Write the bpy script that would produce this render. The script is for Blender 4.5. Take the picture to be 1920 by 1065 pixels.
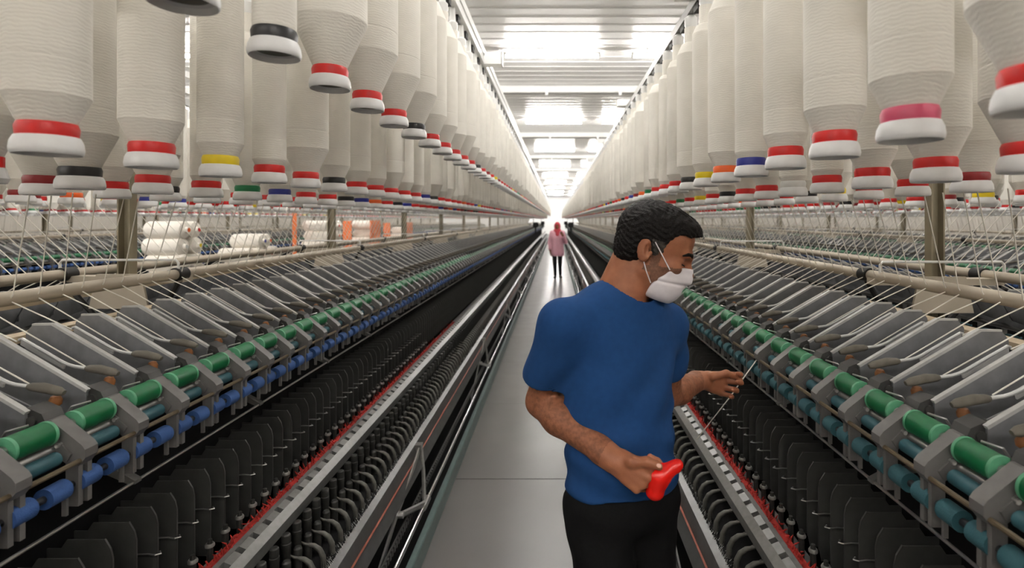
import bpy, bmesh, math, random
import numpy as np
from mathutils import Vector, Matrix
random.seed(7)
rng = np.random.default_rng(7)
for o in list(bpy.data.objects):
    bpy.data.objects.remove(o, do_unlink=True)
scene = bpy.context.scene
COL = scene.collection

# ------------------------------------------------------------------ camera, world, exposure
EYE = 1.66                 # eye height of the photographer
FPX = 1000.0               # focal length in pixels of the 1920 px frame
VPX, VPY = 1043.0, 412.0   # vanishing point of the aisle
cd = bpy.data.cameras.new('camera')
cam = bpy.data.objects.new('camera', cd)
COL.objects.link(cam)
cam.location = (0, 0, EYE)
cam.rotation_euler = (math.pi / 2, 0, 0)
cd.sensor_width = 36.0
cd.lens = FPX / 1920 * 36.0
cd.shift_x = (960.0 - VPX) / 1920.0
cd.shift_y = (VPY - 532.5) / 1920.0
cd.clip_start = 0.05
cd.clip_end = 200
cd.dof.use_dof = True
cd.dof.focus_distance = 1.6
cd.dof.aperture_fstop = 3.2
scene.camera = cam

world = bpy.data.worlds.new('world')
scene.world = world
world.use_nodes = True
world.node_tree.nodes['Background'].inputs[0].default_value = (0.8, 0.86, 1.0, 1)
world.node_tree.nodes['Background'].inputs[1].default_value = 0.05

vs = scene.view_settings
vs.view_transform = 'Standard'
vs.look = 'None'
vs.gamma = 1.0
vs.use_curve_mapping = False
vs.exposure = 0.45
TUBE_STRENGTH = 105.0


# ------------------------------------------------------------------ helpers
def lin(c):
    c = c / 255.0
    return c / 12.92 if c <= 0.04045 else ((c + 0.055) / 1.055) ** 2.4


def rgb(r, g, b):
    return (lin(r), lin(g), lin(b), 1.0)


def mat(name, col, rough=0.5, metal=0.0, noise=0.12, nscale=40.0, bump=0.0, bscale=200.0, spec=0.5, coat=0.0):
    m = bpy.data.materials.new(name)
    m.use_nodes = True
    nt = m.node_tree
    b = nt.nodes['Principled BSDF']
    b.inputs['Roughness'].default_value = rough
    b.inputs['Metallic'].default_value = metal
    b.inputs['Specular IOR Level'].default_value = spec
    b.inputs['Coat Weight'].default_value = coat
    tc = nt.nodes.new('ShaderNodeTexCoord')
    n = nt.nodes.new('ShaderNodeTexNoise')
    n.inputs['Scale'].default_value = nscale
    n.inputs['Detail'].default_value = 3.0
    nt.links.new(tc.outputs['Object'], n.inputs['Vector'])
    r = nt.nodes.new('ShaderNodeValToRGB')
    r.color_ramp.elements[0].position = 0.3
    r.color_ramp.elements[1].position = 0.7
    lo = tuple(max(0, c * (1 - noise)) for c in col[:3]) + (1,)
    hi = tuple(min(1, c * (1 + noise)) for c in col[:3]) + (1,)
    r.color_ramp.elements[0].color = lo
    r.color_ramp.elements[1].color = hi
    nt.links.new(n.outputs['Fac'], r.inputs['Fac'])
    nt.links.new(r.outputs['Color'], b.inputs['Base Color'])
    if bump:
        n2 = nt.nodes.new('ShaderNodeTexNoise')
        n2.inputs['Scale'].default_value = bscale
        n2.inputs['Detail'].default_value = 2.0
        nt.links.new(tc.outputs['Object'], n2.inputs['Vector'])
        bp = nt.nodes.new('ShaderNodeBump')
        bp.inputs['Strength'].default_value = bump
        bp.inputs['Distance'].default_value = 0.003
        nt.links.new(n2.outputs['Fac'], bp.inputs['Height'])
        nt.links.new(bp.outputs['Normal'], b.inputs['Normal'])
    return m


def emis(name, col, strength):
    m = bpy.data.materials.new(name)
    m.use_nodes = True
    b = m.node_tree.nodes['Principled BSDF']
    b.inputs['Base Color'].default_value = (0.9, 0.9, 0.9, 1)
    b.inputs['Emission Color'].default_value = col
    b.inputs['Emission Strength'].default_value = strength
    return m


def roving_mat(name, col):
    """wound roving: fine near-horizontal coils that bump the surface"""
    m = mat(name, col, 0.9, 0, 0.05, 9.0, spec=0.2)
    nt = m.node_tree
    b = nt.nodes['Principled BSDF']
    tc = nt.nodes.new('ShaderNodeTexCoord')
    mp = nt.nodes.new('ShaderNodeMapping')
    mp.inputs['Scale'].default_value = (1, 1, 1)
    w = nt.nodes.new('ShaderNodeTexWave')
    w.bands_direction = 'Z'
    w.inputs['Scale'].default_value = 48.0
    w.inputs['Distortion'].default_value = 6.0
    w.inputs['Detail'].default_value = 2.0
    w.inputs['Detail Scale'].default_value = 1.2
    nt.links.new(tc.outputs['Object'], mp.inputs['Vector'])
    nt.links.new(mp.outputs['Vector'], w.inputs['Vector'])
    bp = nt.nodes.new('ShaderNodeBump')
    bp.inputs['Strength'].default_value = 0.16
    bp.inputs['Distance'].default_value = 0.002
    nt.links.new(w.outputs['Fac'], bp.inputs['Height'])
    nt.links.new(bp.outputs['Normal'], b.inputs['Normal'])
    return m


M = {}
M['roving'] = roving_mat('cream_roving', rgb(238, 234, 225))
M['roll_white'] = roving_mat('white_yarn', rgb(246, 240, 230))
M['cap'] = mat('white_cap_plastic', rgb(232, 232, 232), 0.35, noise=0.04)
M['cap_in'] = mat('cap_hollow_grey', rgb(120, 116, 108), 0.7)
for k, c in dict(red=(205, 24, 22), dark_red=(140, 20, 24), black=(28, 28, 30), blue=(38, 48, 140), yellow=(232, 205, 20),
                 green=(10, 120, 70), orange=(238, 100, 34), pink=(205, 80, 110), white=(225, 225, 222)).items():
    M['c_' + k] = mat('collar_' + k, rgb(*c), 0.4, noise=0.06)
M['beige'] = mat('beige_paint', rgb(182, 172, 155), 0.45, noise=0.06, nscale=12)
M['olive'] = mat('putty_painted_steel', rgb(142, 133, 112), 0.5, noise=0.08, nscale=14)
M['tan'] = mat('tan_rail_paint', rgb(198, 180, 152), 0.5, noise=0.1, nscale=20)
M['grey'] = mat('grey_arm_paint', rgb(98, 96, 94), 0.42, noise=0.1, nscale=35)
M['greyd'] = mat('dark_grey_casting', rgb(58, 57, 56), 0.5, noise=0.12, nscale=30)
M['plate'] = mat('grey_plate', rgb(122, 123, 126), 0.4, 0.25, noise=0.16, nscale=26)
M['lever'] = mat('pale_lever_and_lit_edge', rgb(188, 188, 186), 0.4, 0.2, noise=0.08)
M['steel'] = mat('brushed_steel', rgb(176, 175, 173), 0.32, 0.85, noise=0.08)
M['chrome'] = mat('chrome', rgb(225, 225, 225), 0.14, 1.0, noise=0.02)
M['grip'] = mat('worn_grip', rgb(88, 83, 74), 0.7, noise=0.2)
M['green'] = mat('green_roller_cot', rgb(0, 92, 50), 0.45, noise=0.08, nscale=50)
M['mint'] = mat('mint_roller_rim', rgb(84, 150, 114), 0.45)
M['teal'] = mat('teal_roller', rgb(40, 80, 88), 0.5)
M['bluer'] = mat('blue_clearer', rgb(42, 76, 130), 0.75, noise=0.1, bump=0.3, bscale=500)
M['tealr'] = mat('teal_clearer', rgb(38, 82, 90), 0.75, noise=0.1, bump=0.3, bscale=500)
M['hub'] = mat('dark_hub', rgb(40, 40, 44), 0.5)
M['amber'] = mat('amber_condenser', rgb(118, 70, 24), 0.6, noise=0.3)
M['brown'] = mat('oiled_brown_bar', rgb(84, 72, 52), 0.5, noise=0.2, nscale=60)
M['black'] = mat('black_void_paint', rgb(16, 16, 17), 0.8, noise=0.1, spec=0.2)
M['rubber'] = mat('black_rubber', rgb(30, 29, 28), 0.6)
M['sep'] = mat('dark_separator_plastic', rgb(64, 64, 62), 0.5, noise=0.1, nscale=30)
M['red'] = mat('red_lint_strip', rgb(150, 26, 16), 0.8, noise=0.3, nscale=80)
M['rail'] = mat('ring_rail_alloy', rgb(128, 128, 127), 0.35, 0.5, noise=0.1, nscale=50)
M['tubeb'] = mat('black_cop_tube', rgb(44, 44, 42), 0.42)
M['finger'] = mat('grey_gripper', rgb(84, 83, 78), 0.45, 0.2, noise=0.2, nscale=70)
M['lint'] = mat('grey_lint', rgb(190, 190, 188), 0.95, noise=0.1)
M['lintd'] = mat('dark_brush', rgb(40, 40, 38), 0.95, noise=0.2)
M['beam'] = mat('doffer_beam_alloy', rgb(104, 104, 104), 0.34, 0.6, noise=0.12, nscale=22)
M['orange'] = mat('orange_line', rgb(128, 62, 42), 0.6, noise=0.15)
M['kerb'] = mat('teal_kerb_paint', rgb(92, 110, 108), 0.4, noise=0.1, nscale=16)
M['strand'] = mat('roving_strand', rgb(236, 232, 222), 0.95, noise=0.05)
M['white'] = mat('white_enamel', rgb(236, 236, 234), 0.3, noise=0.02)
M['wall'] = mat('white_wall', rgb(188, 182, 172), 0.7, noise=0.02, nscale=2)
M['ceil'] = mat('white_ceiling_sheet', rgb(236, 235, 233), 0.27, noise=0.02, nscale=3)
M['beamw'] = mat('white_beam', rgb(226, 225, 222), 0.4, noise=0.02)
M['pipe'] = mat('grey_pipe', rgb(120, 118, 114), 0.4, 0.3)
M['tube'] = emis('fluorescent_tube', (1.0, 0.97, 0.93, 1), TUBE_STRENGTH)
M['cartw'] = mat('cart_steel', rgb(132, 131, 128), 0.4, 0.4)
M['panelo'] = mat('orange_cart_panel', rgb(240, 128, 72), 0.55, noise=0.06)

# floor: worn grey epoxy/metal plates with soft gloss and scuffs
m = mat('grey_floor_plate', rgb(98, 96, 95), 0.3, 0.0, noise=0.06, nscale=1.2, spec=0.6)
nt = m.node_tree
b = nt.nodes['Principled BSDF']
tc = nt.nodes.new('ShaderNodeTexCoord')
n = nt.nodes.new('ShaderNodeTexNoise')
n.inputs['Scale'].default_value = 5.0
n.inputs['Detail'].default_value = 1.5
nt.links.new(tc.outputs['Object'], n.inputs['Vector'])
mr = nt.nodes.new('ShaderNodeMapRange')
mr.inputs['To Min'].default_value = 0.26
mr.inputs['To Max'].default_value = 0.36
nt.links.new(n.outputs['Fac'], mr.inputs['Value'])
nt.links.new(mr.outputs['Result'], b.inputs['Roughness'])
M['floor'] = m
M['joint'] = mat('dark_joint', rgb(40, 38, 38), 0.8)


class MB:
    """collects shapes into one mesh; x is multiplied by s (mirroring)"""
    def __init__(self, s=1):
        self.v = []
        self.f = []
        self.mi = []
        self.s = s
        self.m = 0

    def add(self, vs_, fs):
        o = len(self.v)
        s = self.s
        self.v += [(p[0] * s, p[1], p[2]) for p in vs_]
        for f in fs:
            f = [i + o for i in f]
            if s < 0:
                f = f[::-1]
            self.f.append(f)
            self.mi.append(self.m)

    def box(self, x0, x1, y0, y1, z0, z1):
        v = [(x0, y0, z0), (x1, y0, z0), (x1, y1, z0), (x0, y1, z0), (x0, y0, z1), (x1, y0, z1), (x1, y1, z1), (x0, y1, z1)]
        self.add(v, [(0, 3, 2, 1), (4, 5, 6, 7), (0, 1, 5, 4), (1, 2, 6, 5), (2, 3, 7, 6), (3, 0, 4, 7)])

    def prism(self, poly, y0, y1):
        """polygon in (x,z), counter-clockwise seen from -y, extruded y0..y1"""
        n_ = len(poly)
        v = [(p[0], y0, p[1]) for p in poly] + [(p[0], y1, p[1]) for p in poly]
        f = [tuple(range(n_)), tuple(range(2 * n_ - 1, n_ - 1, -1))]
        for i in range(n_):
            j = (i + 1) % n_
            f.append((i, i + n_, j + n_, j))
        self.add(v, f)

    def cyl(self, p0, p1, r0, r1=None, n=16, caps=True):
        r1 = r0 if r1 is None else r1
        p0 = Vector(p0)
        p1 = Vector(p1)
        d = (p1 - p0).normalized()
        a = d.orthogonal().normalized()
        c = d.cross(a)
        v = []
        for p, r in ((p0, r0), (p1, r1)):
            for i in range(n):
                t = 2 * math.pi * i / n
                v.append(tuple(p + (a * math.cos(t) + c * math.sin(t)) * r))
        f = [(i, (i + 1) % n, n + (i + 1) % n, n + i) for i in range(n)]
        if caps:
            f += [tuple(range(n - 1, -1, -1)), tuple(range(n, 2 * n))]
        self.add(v, f)

    def lathe(self, prof, n=32, c=(0, 0, 0), cap0=True, cap1=True):
        v = []
        for r, z in prof:
            for i in range(n):
                t = 2 * math.pi * i / n
                v.append((c[0] + r * math.cos(t), c[1] + r * math.sin(t), c[2] + z))
        f = []
        for k in range(len(prof) - 1):
            for i in range(n):
                j = (i + 1) % n
                f.append((k * n + i, k * n + j, (k + 1) * n + j, (k + 1) * n + i))
        if cap0:
            f.append(tuple(range(n - 1, -1, -1)))
        if cap1:
            f.append(tuple(range((len(prof) - 1) * n, len(prof) * n)))
        self.add(v, f)

    def pipe(self, pts, r, n=8):
        """tube swept along points"""
        pts = [Vector(p) for p in pts]
        rs = r if isinstance(r, (list, tuple)) else [r] * len(pts)
        v = []
        a = None
        for i, p in enumerate(pts):
            d = (pts[min(i + 1, len(pts) - 1)] - pts[max(i - 1, 0)]).normalized()
            if a is None:
                a = d.orthogonal().normalized()
            a = (a - d * a.dot(d)).normalized()
            c = d.cross(a)
            for k in range(n):
                t = 2 * math.pi * k / n
                v.append(tuple(p + (a * math.cos(t) + c * math.sin(t)) * rs[i]))
        f = []
        for i in range(len(pts) - 1):
            for k in range(n):
                j = (k + 1) % n
                f.append((i * n + k, i * n + j, (i + 1) * n + j, (i + 1) * n + k))
        f += [tuple(range(n - 1, -1, -1)), tuple(range((len(pts) - 1) * n, len(pts) * n))]
        self.add(v, f)

    def mesh(self, name, mats, smooth=35):
        me = bpy.data.meshes.new(name)
        me.from_pydata(self.v, [], self.f)
        for m_ in (mats if isinstance(mats, (list, tuple)) else [mats]):
            me.materials.append(m_)
        if any(self.mi):
            me.polygons.foreach_set('material_index', self.mi)
        if smooth:
            me.shade_smooth()
            me.set_sharp_from_angle(angle=math.radians(smooth))
        me.update()
        return me

    def build(self, name, mats, parent=None, loc=(0, 0, 0), smooth=35):
        return put(name, self.mesh(name, mats, smooth), parent, loc)

    def rep(self, offsets):
        """repeat the collected shape at each (dx,dy,dz)"""
        v0 = np.array(self.v, dtype=float)
        f0, m0 = self.f, self.mi
        n_ = len(v0)
        V = []
        F = []
        MI = []
        for k, o in enumerate(offsets):
            V += [tuple(p) for p in (v0 + np.array(o))]
            F += [[i + k * n_ for i in f] for f in f0]
            MI += m0
        r = MB()
        r.v, r.f, r.mi = V, F, MI
        return r


def put(name, me, parent=None, loc=(0, 0, 0), rot=None):
    o = bpy.data.objects.new(name, me)
    COL.objects.link(o)
    o.location = loc
    if rot is not None:
        o.rotation_euler = rot
    if parent is not None:
        o.parent = parent
    return o


def tag(o, label=None, cat=None, group=None, kind=None):
    if label:
        o['label'] = label
    if cat:
        o['category'] = cat
    if group:
        o['group'] = group
    if kind:
        o['kind'] = kind
    return o


def empty(name, loc=(0, 0, 0)):
    o = bpy.data.objects.new(name, None)
    COL.objects.link(o)
    o.location = loc
    o.empty_display_size = 0.1
    return o


def at(px, py, Y):
    """the photograph's pixel at depth Y, as a world point"""
    return Vector(((px - VPX) / FPX * Y, Y, EYE - (py - VPY) / FPX * Y))


ORD = ['nearest', 'second nearest', 'third nearest', 'fourth nearest', 'fifth nearest', 'sixth nearest', 'seventh nearest',
       'eighth nearest', 'ninth nearest', 'tenth nearest', 'eleventh nearest', 'twelfth nearest', 'thirteenth nearest',
       'fourteenth nearest', 'fifteenth nearest', 'sixteenth nearest', 'seventeenth nearest', 'eighteenth nearest',
       'nineteenth nearest', 'twentieth nearest']
for tens_, word_ in (('twenty', 'twentieth'), ('thirty', 'thirtieth'), ('forty', 'fortieth'), ('fifty', 'fiftieth')):
    if word_ != 'twentieth':
        ORD.append(word_ + ' nearest')
    ORD += [tens_ + '-' + w_ + ' nearest' for w_ in ('first', 'second', 'third', 'fourth', 'fifth', 'sixth', 'seventh', 'eighth', 'ninth')]

# ------------------------------------------------------------------ the hall
XL, XR, Y0H, Y1H, ZC = -14.0, 12.0, -5.0, 62.0, 4.52
CL, CR = -1.77, 1.49        # centre lines of the two machines beside the aisle

mb = MB()
mb.box(XL, XR, Y0H, Y1H, -0.2, -0.012)
floor = mb.build('floor', M['floor'])
tag(floor, kind='structure')
ys = [-2.0 + 1.355 * i for i in range(0, 5)]
ys = [-2.0, -0.645, 0.71, 2.065, 3.416] + [3.416 + 1.4 * i for i in range(1, 40)]
for i in range(len(ys) - 1):
    g0 = 0.004 if abs(ys[i] - 3.416) < 0.01 else 0.0012
    g1 = 0.004 if abs(ys[i + 1] - 3.416) < 0.01 else 0.0012
    mb = MB()
    mb.box(-0.655, 0.425, ys[i] + g0, ys[i + 1] - g1, -0.012, 0.0)
    mb.build('floor_plate', M['floor'], floor)
mb = MB()
mb.box(-0.655, 0.425, 3.40, 3.43, -0.0119, -0.009)
mb.build('joint_filler', M['joint'], floor)

for nm, bx in (('wall_left', (XL - 0.2, XL, Y0H, Y1H, -0.2, ZC + 0.3)), ('wall_right', (XR, XR + 0.2, Y0H, Y1H, -0.2, ZC + 0.3)),
               ('wall_back', (XL, XR, Y0H - 0.2, Y0H, -0.2, ZC + 0.3)), ('wall_front', (XL, XR, Y1H, Y1H + 0.2, -0.2, ZC + 0.3))):
    mb = MB()
    mb.box(*bx)
    tag(mb.build(nm, M['white'] if nm == 'wall_front' else M['wall']), kind='structure')

ceiling = empty('ceiling', (0, 0, ZC))
tag(ceiling, kind='structure')
bays = [5.4 + 6.1 * k for k in range(-2, 11)]
bays[0] = Y0H
bays[-1] = Y1H
for i in range(len(bays) - 1):
    a, b_ = bays[i], bays[i + 1]
    nrib = int((b_ - a) / 0.3)
    prof = []
    for k in range(nrib):
        y = a + (b_ - a) * k / nrib
        p = (b_ - a) / nrib
        prof += [(y, 0), (y + p * 0.88, 0), (y + p * 0.91, -0.007), (y + p * 0.97, -0.007)]
    prof.append((b_, 0))
    mb = MB()
    v = []
    for (y, z) in prof:
        v += [(XL, y, z), (XR, y, z)]
    v += [(XL, a, 0.1), (XR, a, 0.1), (XL, b_, 0.1), (XR, b_, 0.1)]
    n_ = len(prof)
    f = [(2 * k, 2 * k + 2, 2 * k + 3, 2 * k + 1) for k in range(n_ - 1)]
    f.append((2 * n_, 2 * n_ + 1, 2 * n_ + 3, 2 * n_ + 2))
    mb.add(v, f)
    mb.build('ceiling_panel', M['ceil'], ceiling, smooth=0)
for y in bays[1:-1]:
    mb = MB()
    mb.box(XL, XR, y - 0.1, y + 0.1, -0.13, 0.02)
    mb.box(XL, XR, y - 0.16, y + 0.16, -0.15, -0.13)
    bm_ = mb.build('beam', M['beamw'], ceiling)
    mb = MB()
    mb.cyl((XL, y - 0.22, -0.19), (XR, y - 0.22, -0.19), 0.022, n=10)
    mb.build('conduit', M['pipe'], bm_)
    for xx in np.arange(-12.6, 11.5, 1.55):
        mb = MB()
        mb.box(xx - 0.03, xx + 0.03, y - 0.26, y - 0.1, -0.23, -0.13)
        mb.build('conduit_clamp', M['white'], bm_)

# fluorescent battens, in rows across the hall
mb = MB()
mb.box(-0.8, 0.8, -0.022, 0.022, 0.03, 0.06)
mb.box(-0.8, -0.77, -0.03, 0.03, -0.03, 0.03)
mb.box(0.77, 0.8, -0.03, 0.03, -0.03, 0.03)
mb.box(-0.55, -0.53, -0.012, 0.012, 0.055, 0.15)
mb.box(0.53, 0.55, -0.012, 0.012, 0.055, 0.15)
me_house = mb.mesh('light_housing', M['white'])
mb = MB()
mb.cyl((-0.775, 0, 0), (0.775, 0, 0), 0.024, n=8)
me_tube = mb.mesh('light_tube', M['tube'])
lrow = 0
for j in range(11):
    y = -3.3 + 6.1 * j
    for i in range(-6, 6):
        x = -0.07 + 2.13 * i
        t = empty('ceiling_light', (x, y, ZC - 0.13))
        put('housing', me_house, t)
        put('fluorescent_tube', me_tube, t)
        if j >= 2 and i == 0 and j - 2 < 4:
            lb = 'white fluorescent batten light over the aisle, %s of the lit row in view' % ORD[j - 2]
        elif j >= 2 and i == 1 and j - 2 < 3:
            lb = 'white fluorescent batten light above the right machine, %s to the camera' % ORD[j - 2]
        elif i in (0, 1):
            lb = 'white fluorescent batten light far down the hall ceiling'
        else:
            lb = 'white fluorescent batten light hidden behind the hanging bobbins'
        tag(t, lb, 'ceiling light', 'fluorescent lights across the hall ceiling')

# ------------------------------------------------------------------ hanging roving bobbins
BOB_L = 0.66


def pack_mesh(R, n=40, full=True):
    r0 = 0.0375
    ch = max(0.010, (R - r0) * 2.3)
    z0 = 0.047
    zt = 0.575 - ch * 0.6
    prof = [(0.034, z0), (r0, z0 + 0.005)]
    for t in (0.3, 0.65, 1.0):
        prof.append((r0 + (R - r0) * t, z0 + 0.005 + ch * t))
    zc = z0 + 0.005 + ch
    prof += [(R, zc + 0.055), (R * 0.990, zc + 0.057), (R * 0.992, zc + 0.060), (R * 0.999, zc + 0.062),
             (R, (zc + zt) / 2), (R, zt), (r0, zt + ch), (0.032, zt + ch + 0.004)]
    mb = MB()
    mb.lathe(prof, n)
    mb.lathe([(0.026, zt + ch), (0.026, BOB_L)], max(8, n // 2))
    return mb


RADII = [0.038, 0.044, 0.05, 0.056, 0.062, 0.07, 0.083]
PACK = {R: pack_mesh(R).mesh('roving_package', M['roving'], 11) for R in RADII}
mb = MB()
mb.lathe([(0.039, 0.028), (0.0395, 0.032), (0.0405, 0.044), (0.038, 0.051), (0.033, 0.051)], 32)
COLLAR = {}
for k in ('red', 'dark_red', 'black', 'blue', 'yellow', 'green', 'orange', 'pink', 'white'):
    COLLAR[k] = mb.mesh('collar_ring', M['c_' + k], 40)
mb = MB()
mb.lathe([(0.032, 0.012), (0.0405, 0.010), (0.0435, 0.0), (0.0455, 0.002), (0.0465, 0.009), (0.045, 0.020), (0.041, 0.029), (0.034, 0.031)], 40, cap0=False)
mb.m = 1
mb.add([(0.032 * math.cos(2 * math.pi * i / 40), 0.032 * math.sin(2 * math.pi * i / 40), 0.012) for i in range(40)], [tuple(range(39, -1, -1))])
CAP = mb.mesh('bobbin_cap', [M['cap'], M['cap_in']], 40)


def hanger_mesh(h):
    mb = MB()
    mb.lathe([(0.02, 0), (0.026, 0.012), (0.026, 0.04), (0.016, 0.05), (0.012, h)], 16)
    return mb.mesh('bobbin_holder', M['white'], 40)


HANG = {}


def bobbin(x, y, z, R, c, label, group, hang):
    R = min(RADII, key=lambda q: abs(q - R))
    t = empty('roving_bobbin', (x, y, z))
    tag(t, label, 'bobbin', group)
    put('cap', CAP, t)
    put('collar', COLLAR[c], t)
    p = put('roving_package', PACK[R], t, rot=(0, 0, random.random() * 6.28))
    h = round((2.745 if hang > 0.1 else 2.495) - z - BOB_L, 3)
    if h not in HANG:
        HANG[h] = hanger_mesh(h)
    put('holder', HANG[h], t, (0, 0, BOB_L))
    return t


CW = ['red'] * 11 + ['dark_red'] * 3 + ['black'] * 2 + ['blue', 'yellow', 'green', 'orange']
CN = dict(red='red', dark_red='dark red', black='black', blue='blue', yellow='yellow', green='green', orange='orange', pink='pink', white='white')
# rows: id, x, y of first bobbin, pitch, z of the cap's underside, holder height, words, given (collar, radius) from the front
rows = [
    ('left overhead transport rail', -0.53, 0.757, 0.2465, 1.965, 0.12, 1.0,
     [('black', .044), ('black', .038), ('red', .083), ('red', .083), ('red', .083), ('black', .083), ('red', .07), ('red', .07), ('red', .07), ('red', .083), ('red', .07), ('black', .07)]),
    ('front creel row of the left machine', -0.83, 0.646, 0.2245, 1.766, 0.075, 1.0,
     [('red', .062), ('red', .056), ('red', .056), ('yellow', .05), ('red', .044), ('red', .07), ('black', .056), ('red', .056), ('red', .05), ('red', .07)]),
    ('middle creel row of the left machine', -1.10, 1.01, 0.2225, 1.730, 0.075, 1.15,
     [('red', .07), ('black', .07), ('red', .062), ('red', .044), ('green', .05), ('blue', .044), ('red', .056), ('red', .05), ('black', .05), ('blue', .056), ('orange', .062)]),
    ('rear creel row of the left machine', -1.36, 1.19, 0.2225, 1.725, 0.075, 1.5, []),
    ('front creel row of the right machine', 0.55, 0.605, 0.225, 1.782, 0.075, 1.0,
     [('red', .07), ('pink', .056), ('red', .056), ('red', .05), ('blue', .044), ('orange', .056), ('yellow', .05), ('black', .056), ('red', .05), ('red', .044), ('red', .056), ('green', .044)]),
    ('middle creel row of the right machine', 0.80, 0.90, 0.2255, 1.739, 0.075, 1.15,
     [('red', .07), ('red', .062), ('red', .056), ('red', .044), ('white', .044), ('red', .05), ('red', .056), ('black', .05), ('red', .044), ('yellow', .05)]),
    ('rear creel row of the right machine', 1.07, 1.15, 0.2255, 1.730, 0.075, 1.5, []),
]
YEND = 47.0
for nm, c0, sg, y0, wt in (('left machine', CL, -1, 1.6, 1.9), ('right machine', CR, 1, 1.35, 1.9)):
    for w_, u in (('rear', 0.41), ('middle', 0.68), ('front', 0.94)):
        rows.append(('%s creel row on the far side of the %s' % (w_, nm), c0 + sg * u, y0 + u * 0.3, 0.225, 1.73, 0.075, wt + u, []))
L2, R2, L3, R3 = -6.9, 4.75, -10.2, 8.0
for c0, nm in ((L2, 'machine beyond the carts'), (R2, 'machine behind the right machine')):
    sg = 1 if c0 < 0 else -1
    for w_, u in (('front', 0.94), ('middle', 0.68), ('rear', 0.41), ('far rear', -0.41), ('far middle', -0.68), ('far front', -0.94)):
        rows.append(('%s creel row of the %s' % (w_, nm), c0 + sg * u, abs(c0) * 0.62, 0.225, 1.735, 0.075, 2.4 if u > 0.5 else 4, []))
for c0 in (L3, R3):
    for u in (0.94, 0.68, 0.41, -0.41, -0.68, -0.94):
        rows.append(('far', c0 + (u if c0 < 0 else -u), abs(c0) * 0.7, 0.225, 1.735, 0.075, 99, []))

cand = []
for ri, (nm, x, y0, p, z, hg, wt, given) in enumerate(rows):
    k = 0
    while True:
        y = y0 + p * k
        if y > YEND:
            break
        if k < len(given):
            c, R = given[k]
        else:
            c = random.choice(CW)
            R = random.choice([.044, .05, .05, .056, .056, .062, .07]) if ri else random.choice([.07, .083, .083])
        vis = 90 < VPX + FPX * x / y + 60 and -60 < VPX + FPX * x / y < 1980
        cand.append((y * wt + (0 if vis else 1000), ri, k, x, y, z, R, c, hg, nm))
        k += 1
cand.sort(key=lambda q: q[0])
single = cand[:300]
rest = [q for q in cand[300:]]
for _, ri, k, x, y, z, R, c, hg, nm in single:
    if k < len(ORD) and ri < 7:
        lb = 'bobbin with %s collar, %s on the %s' % (CN[c], ORD[k], nm)
        gp = 'roving bobbins on the ' + nm
    else:
        lb = '%s-collared bobbin farther along the %s' % (CN[c].replace(' ', '-'), nm)
        gp = 'roving bobbins on the ' + nm + ' with %s collars' % CN[c]
    bobbin(x, y, z, R, c, lb, gp, hg)

# all the farther ones, too many to count
proto = {}


def lowbob(R, n):
    ch = max(0.010, (R - 0.0375) * 2.3)
    zt = 0.575 - ch * 0.6
    mb = MB()
    mb.m = 1
    mb.lathe([(0.043, 0.0), (0.0465, 0.009), (0.041, 0.030)], n, cap1=False)
    mb.m = 2
    mb.lathe([(0.0395, 0.030), (0.0395, 0.051)], n, cap0=False, cap1=False)
    mb.m = 0
    mb.lathe([(0.0375, 0.051), (R, 0.052 + ch), (R, zt), (0.0375, zt + ch)], n, cap0=False)
    mb.m = 1
    mb.lathe([(0.02, zt + ch), (0.02, BOB_L + 0.075)], 6)
    return np.array(mb.v), mb.f, mb.mi


V, F, MI = [], [], []
cols = ['red', 'dark_red', 'black', 'blue', 'yellow', 'green', 'orange', 'pink', 'white']
nv = 0
for _, ri, k, x, y, z, R, c, hg, nm in rest:
    n_ = 16 if y < 14 else 10
    key = (R, n_)
    if key not in proto:
        proto[key] = lowbob(*key)
    v, f, mi = proto[key]
    V.append(v + np.array((x, y, z)))
    F += [[i + nv for i in q] for q in f]
    MI += [m_ if m_ < 2 else 2 + cols.index(c) for m_ in mi]
    nv += len(v)
me = bpy.data.meshes.new('distant_bobbins')
me.from_pydata([tuple(p) for p in np.concatenate(V)], [], F)
for m_ in [M['roving'], M['cap']] + [M['c_' + c] for c in cols]:
    me.materials.append(m_)
me.polygons.foreach_set('material_index', MI)
me.shade_smooth()
me.set_sharp_from_angle(angle=math.radians(14))
o = put('roving_bobbin_rows', me)
tag(o, 'countless cream roving bobbins with white caps receding down the hall', 'bobbins', kind='stuff')

# overhead rail that carries the left transport row
rail = empty('transport_rail', (-0.53, 0, 2.716))
tag(rail, 'white overhead rail carrying hanging bobbins along the left side of the aisle', 'rail')
mb = MB()
mb.box(-0.03, 0.03, -1.0, YEND, 0.03, 0.11)
mb.box(0.03, 0.036, -1.0, YEND, 0.08, 0.125)
mb.build('rail_profile', M['white'], rail)
mb = MB()
mb.box(-0.012, 0.012, -0.03, 0.03, -0.005, 0.03)
me = mb.mesh('rail_clip', M['rubber'])
for k in range(48):
    put('rail_clip', me, rail, (0, 0.757 + 0.12 + 0.2465 * k, 0))
mb = MB()
mb.box(-0.25, -0.22, -0.025, 0.025, -0.136, 0.10)
mb.box(-0.25, -0.03, -0.02, 0.02, 0.06, 0.10)
me = mb.mesh('rail_bracket', M['white'])
for y in np.arange(0.2, YEND, 2.0):
    put('rail_bracket', me, rail, (0, y, 0))
mb = MB()
mb.box(0.03, 0.15, 3.68, 3.76, 0.02, 0.10)
mb.m = 1
mb.box(0.15, 0.156, 3.675, 3.765, 0.015, 0.105)
mb.build('switch_box', [M['white'], M['pipe']], rail)


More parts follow.
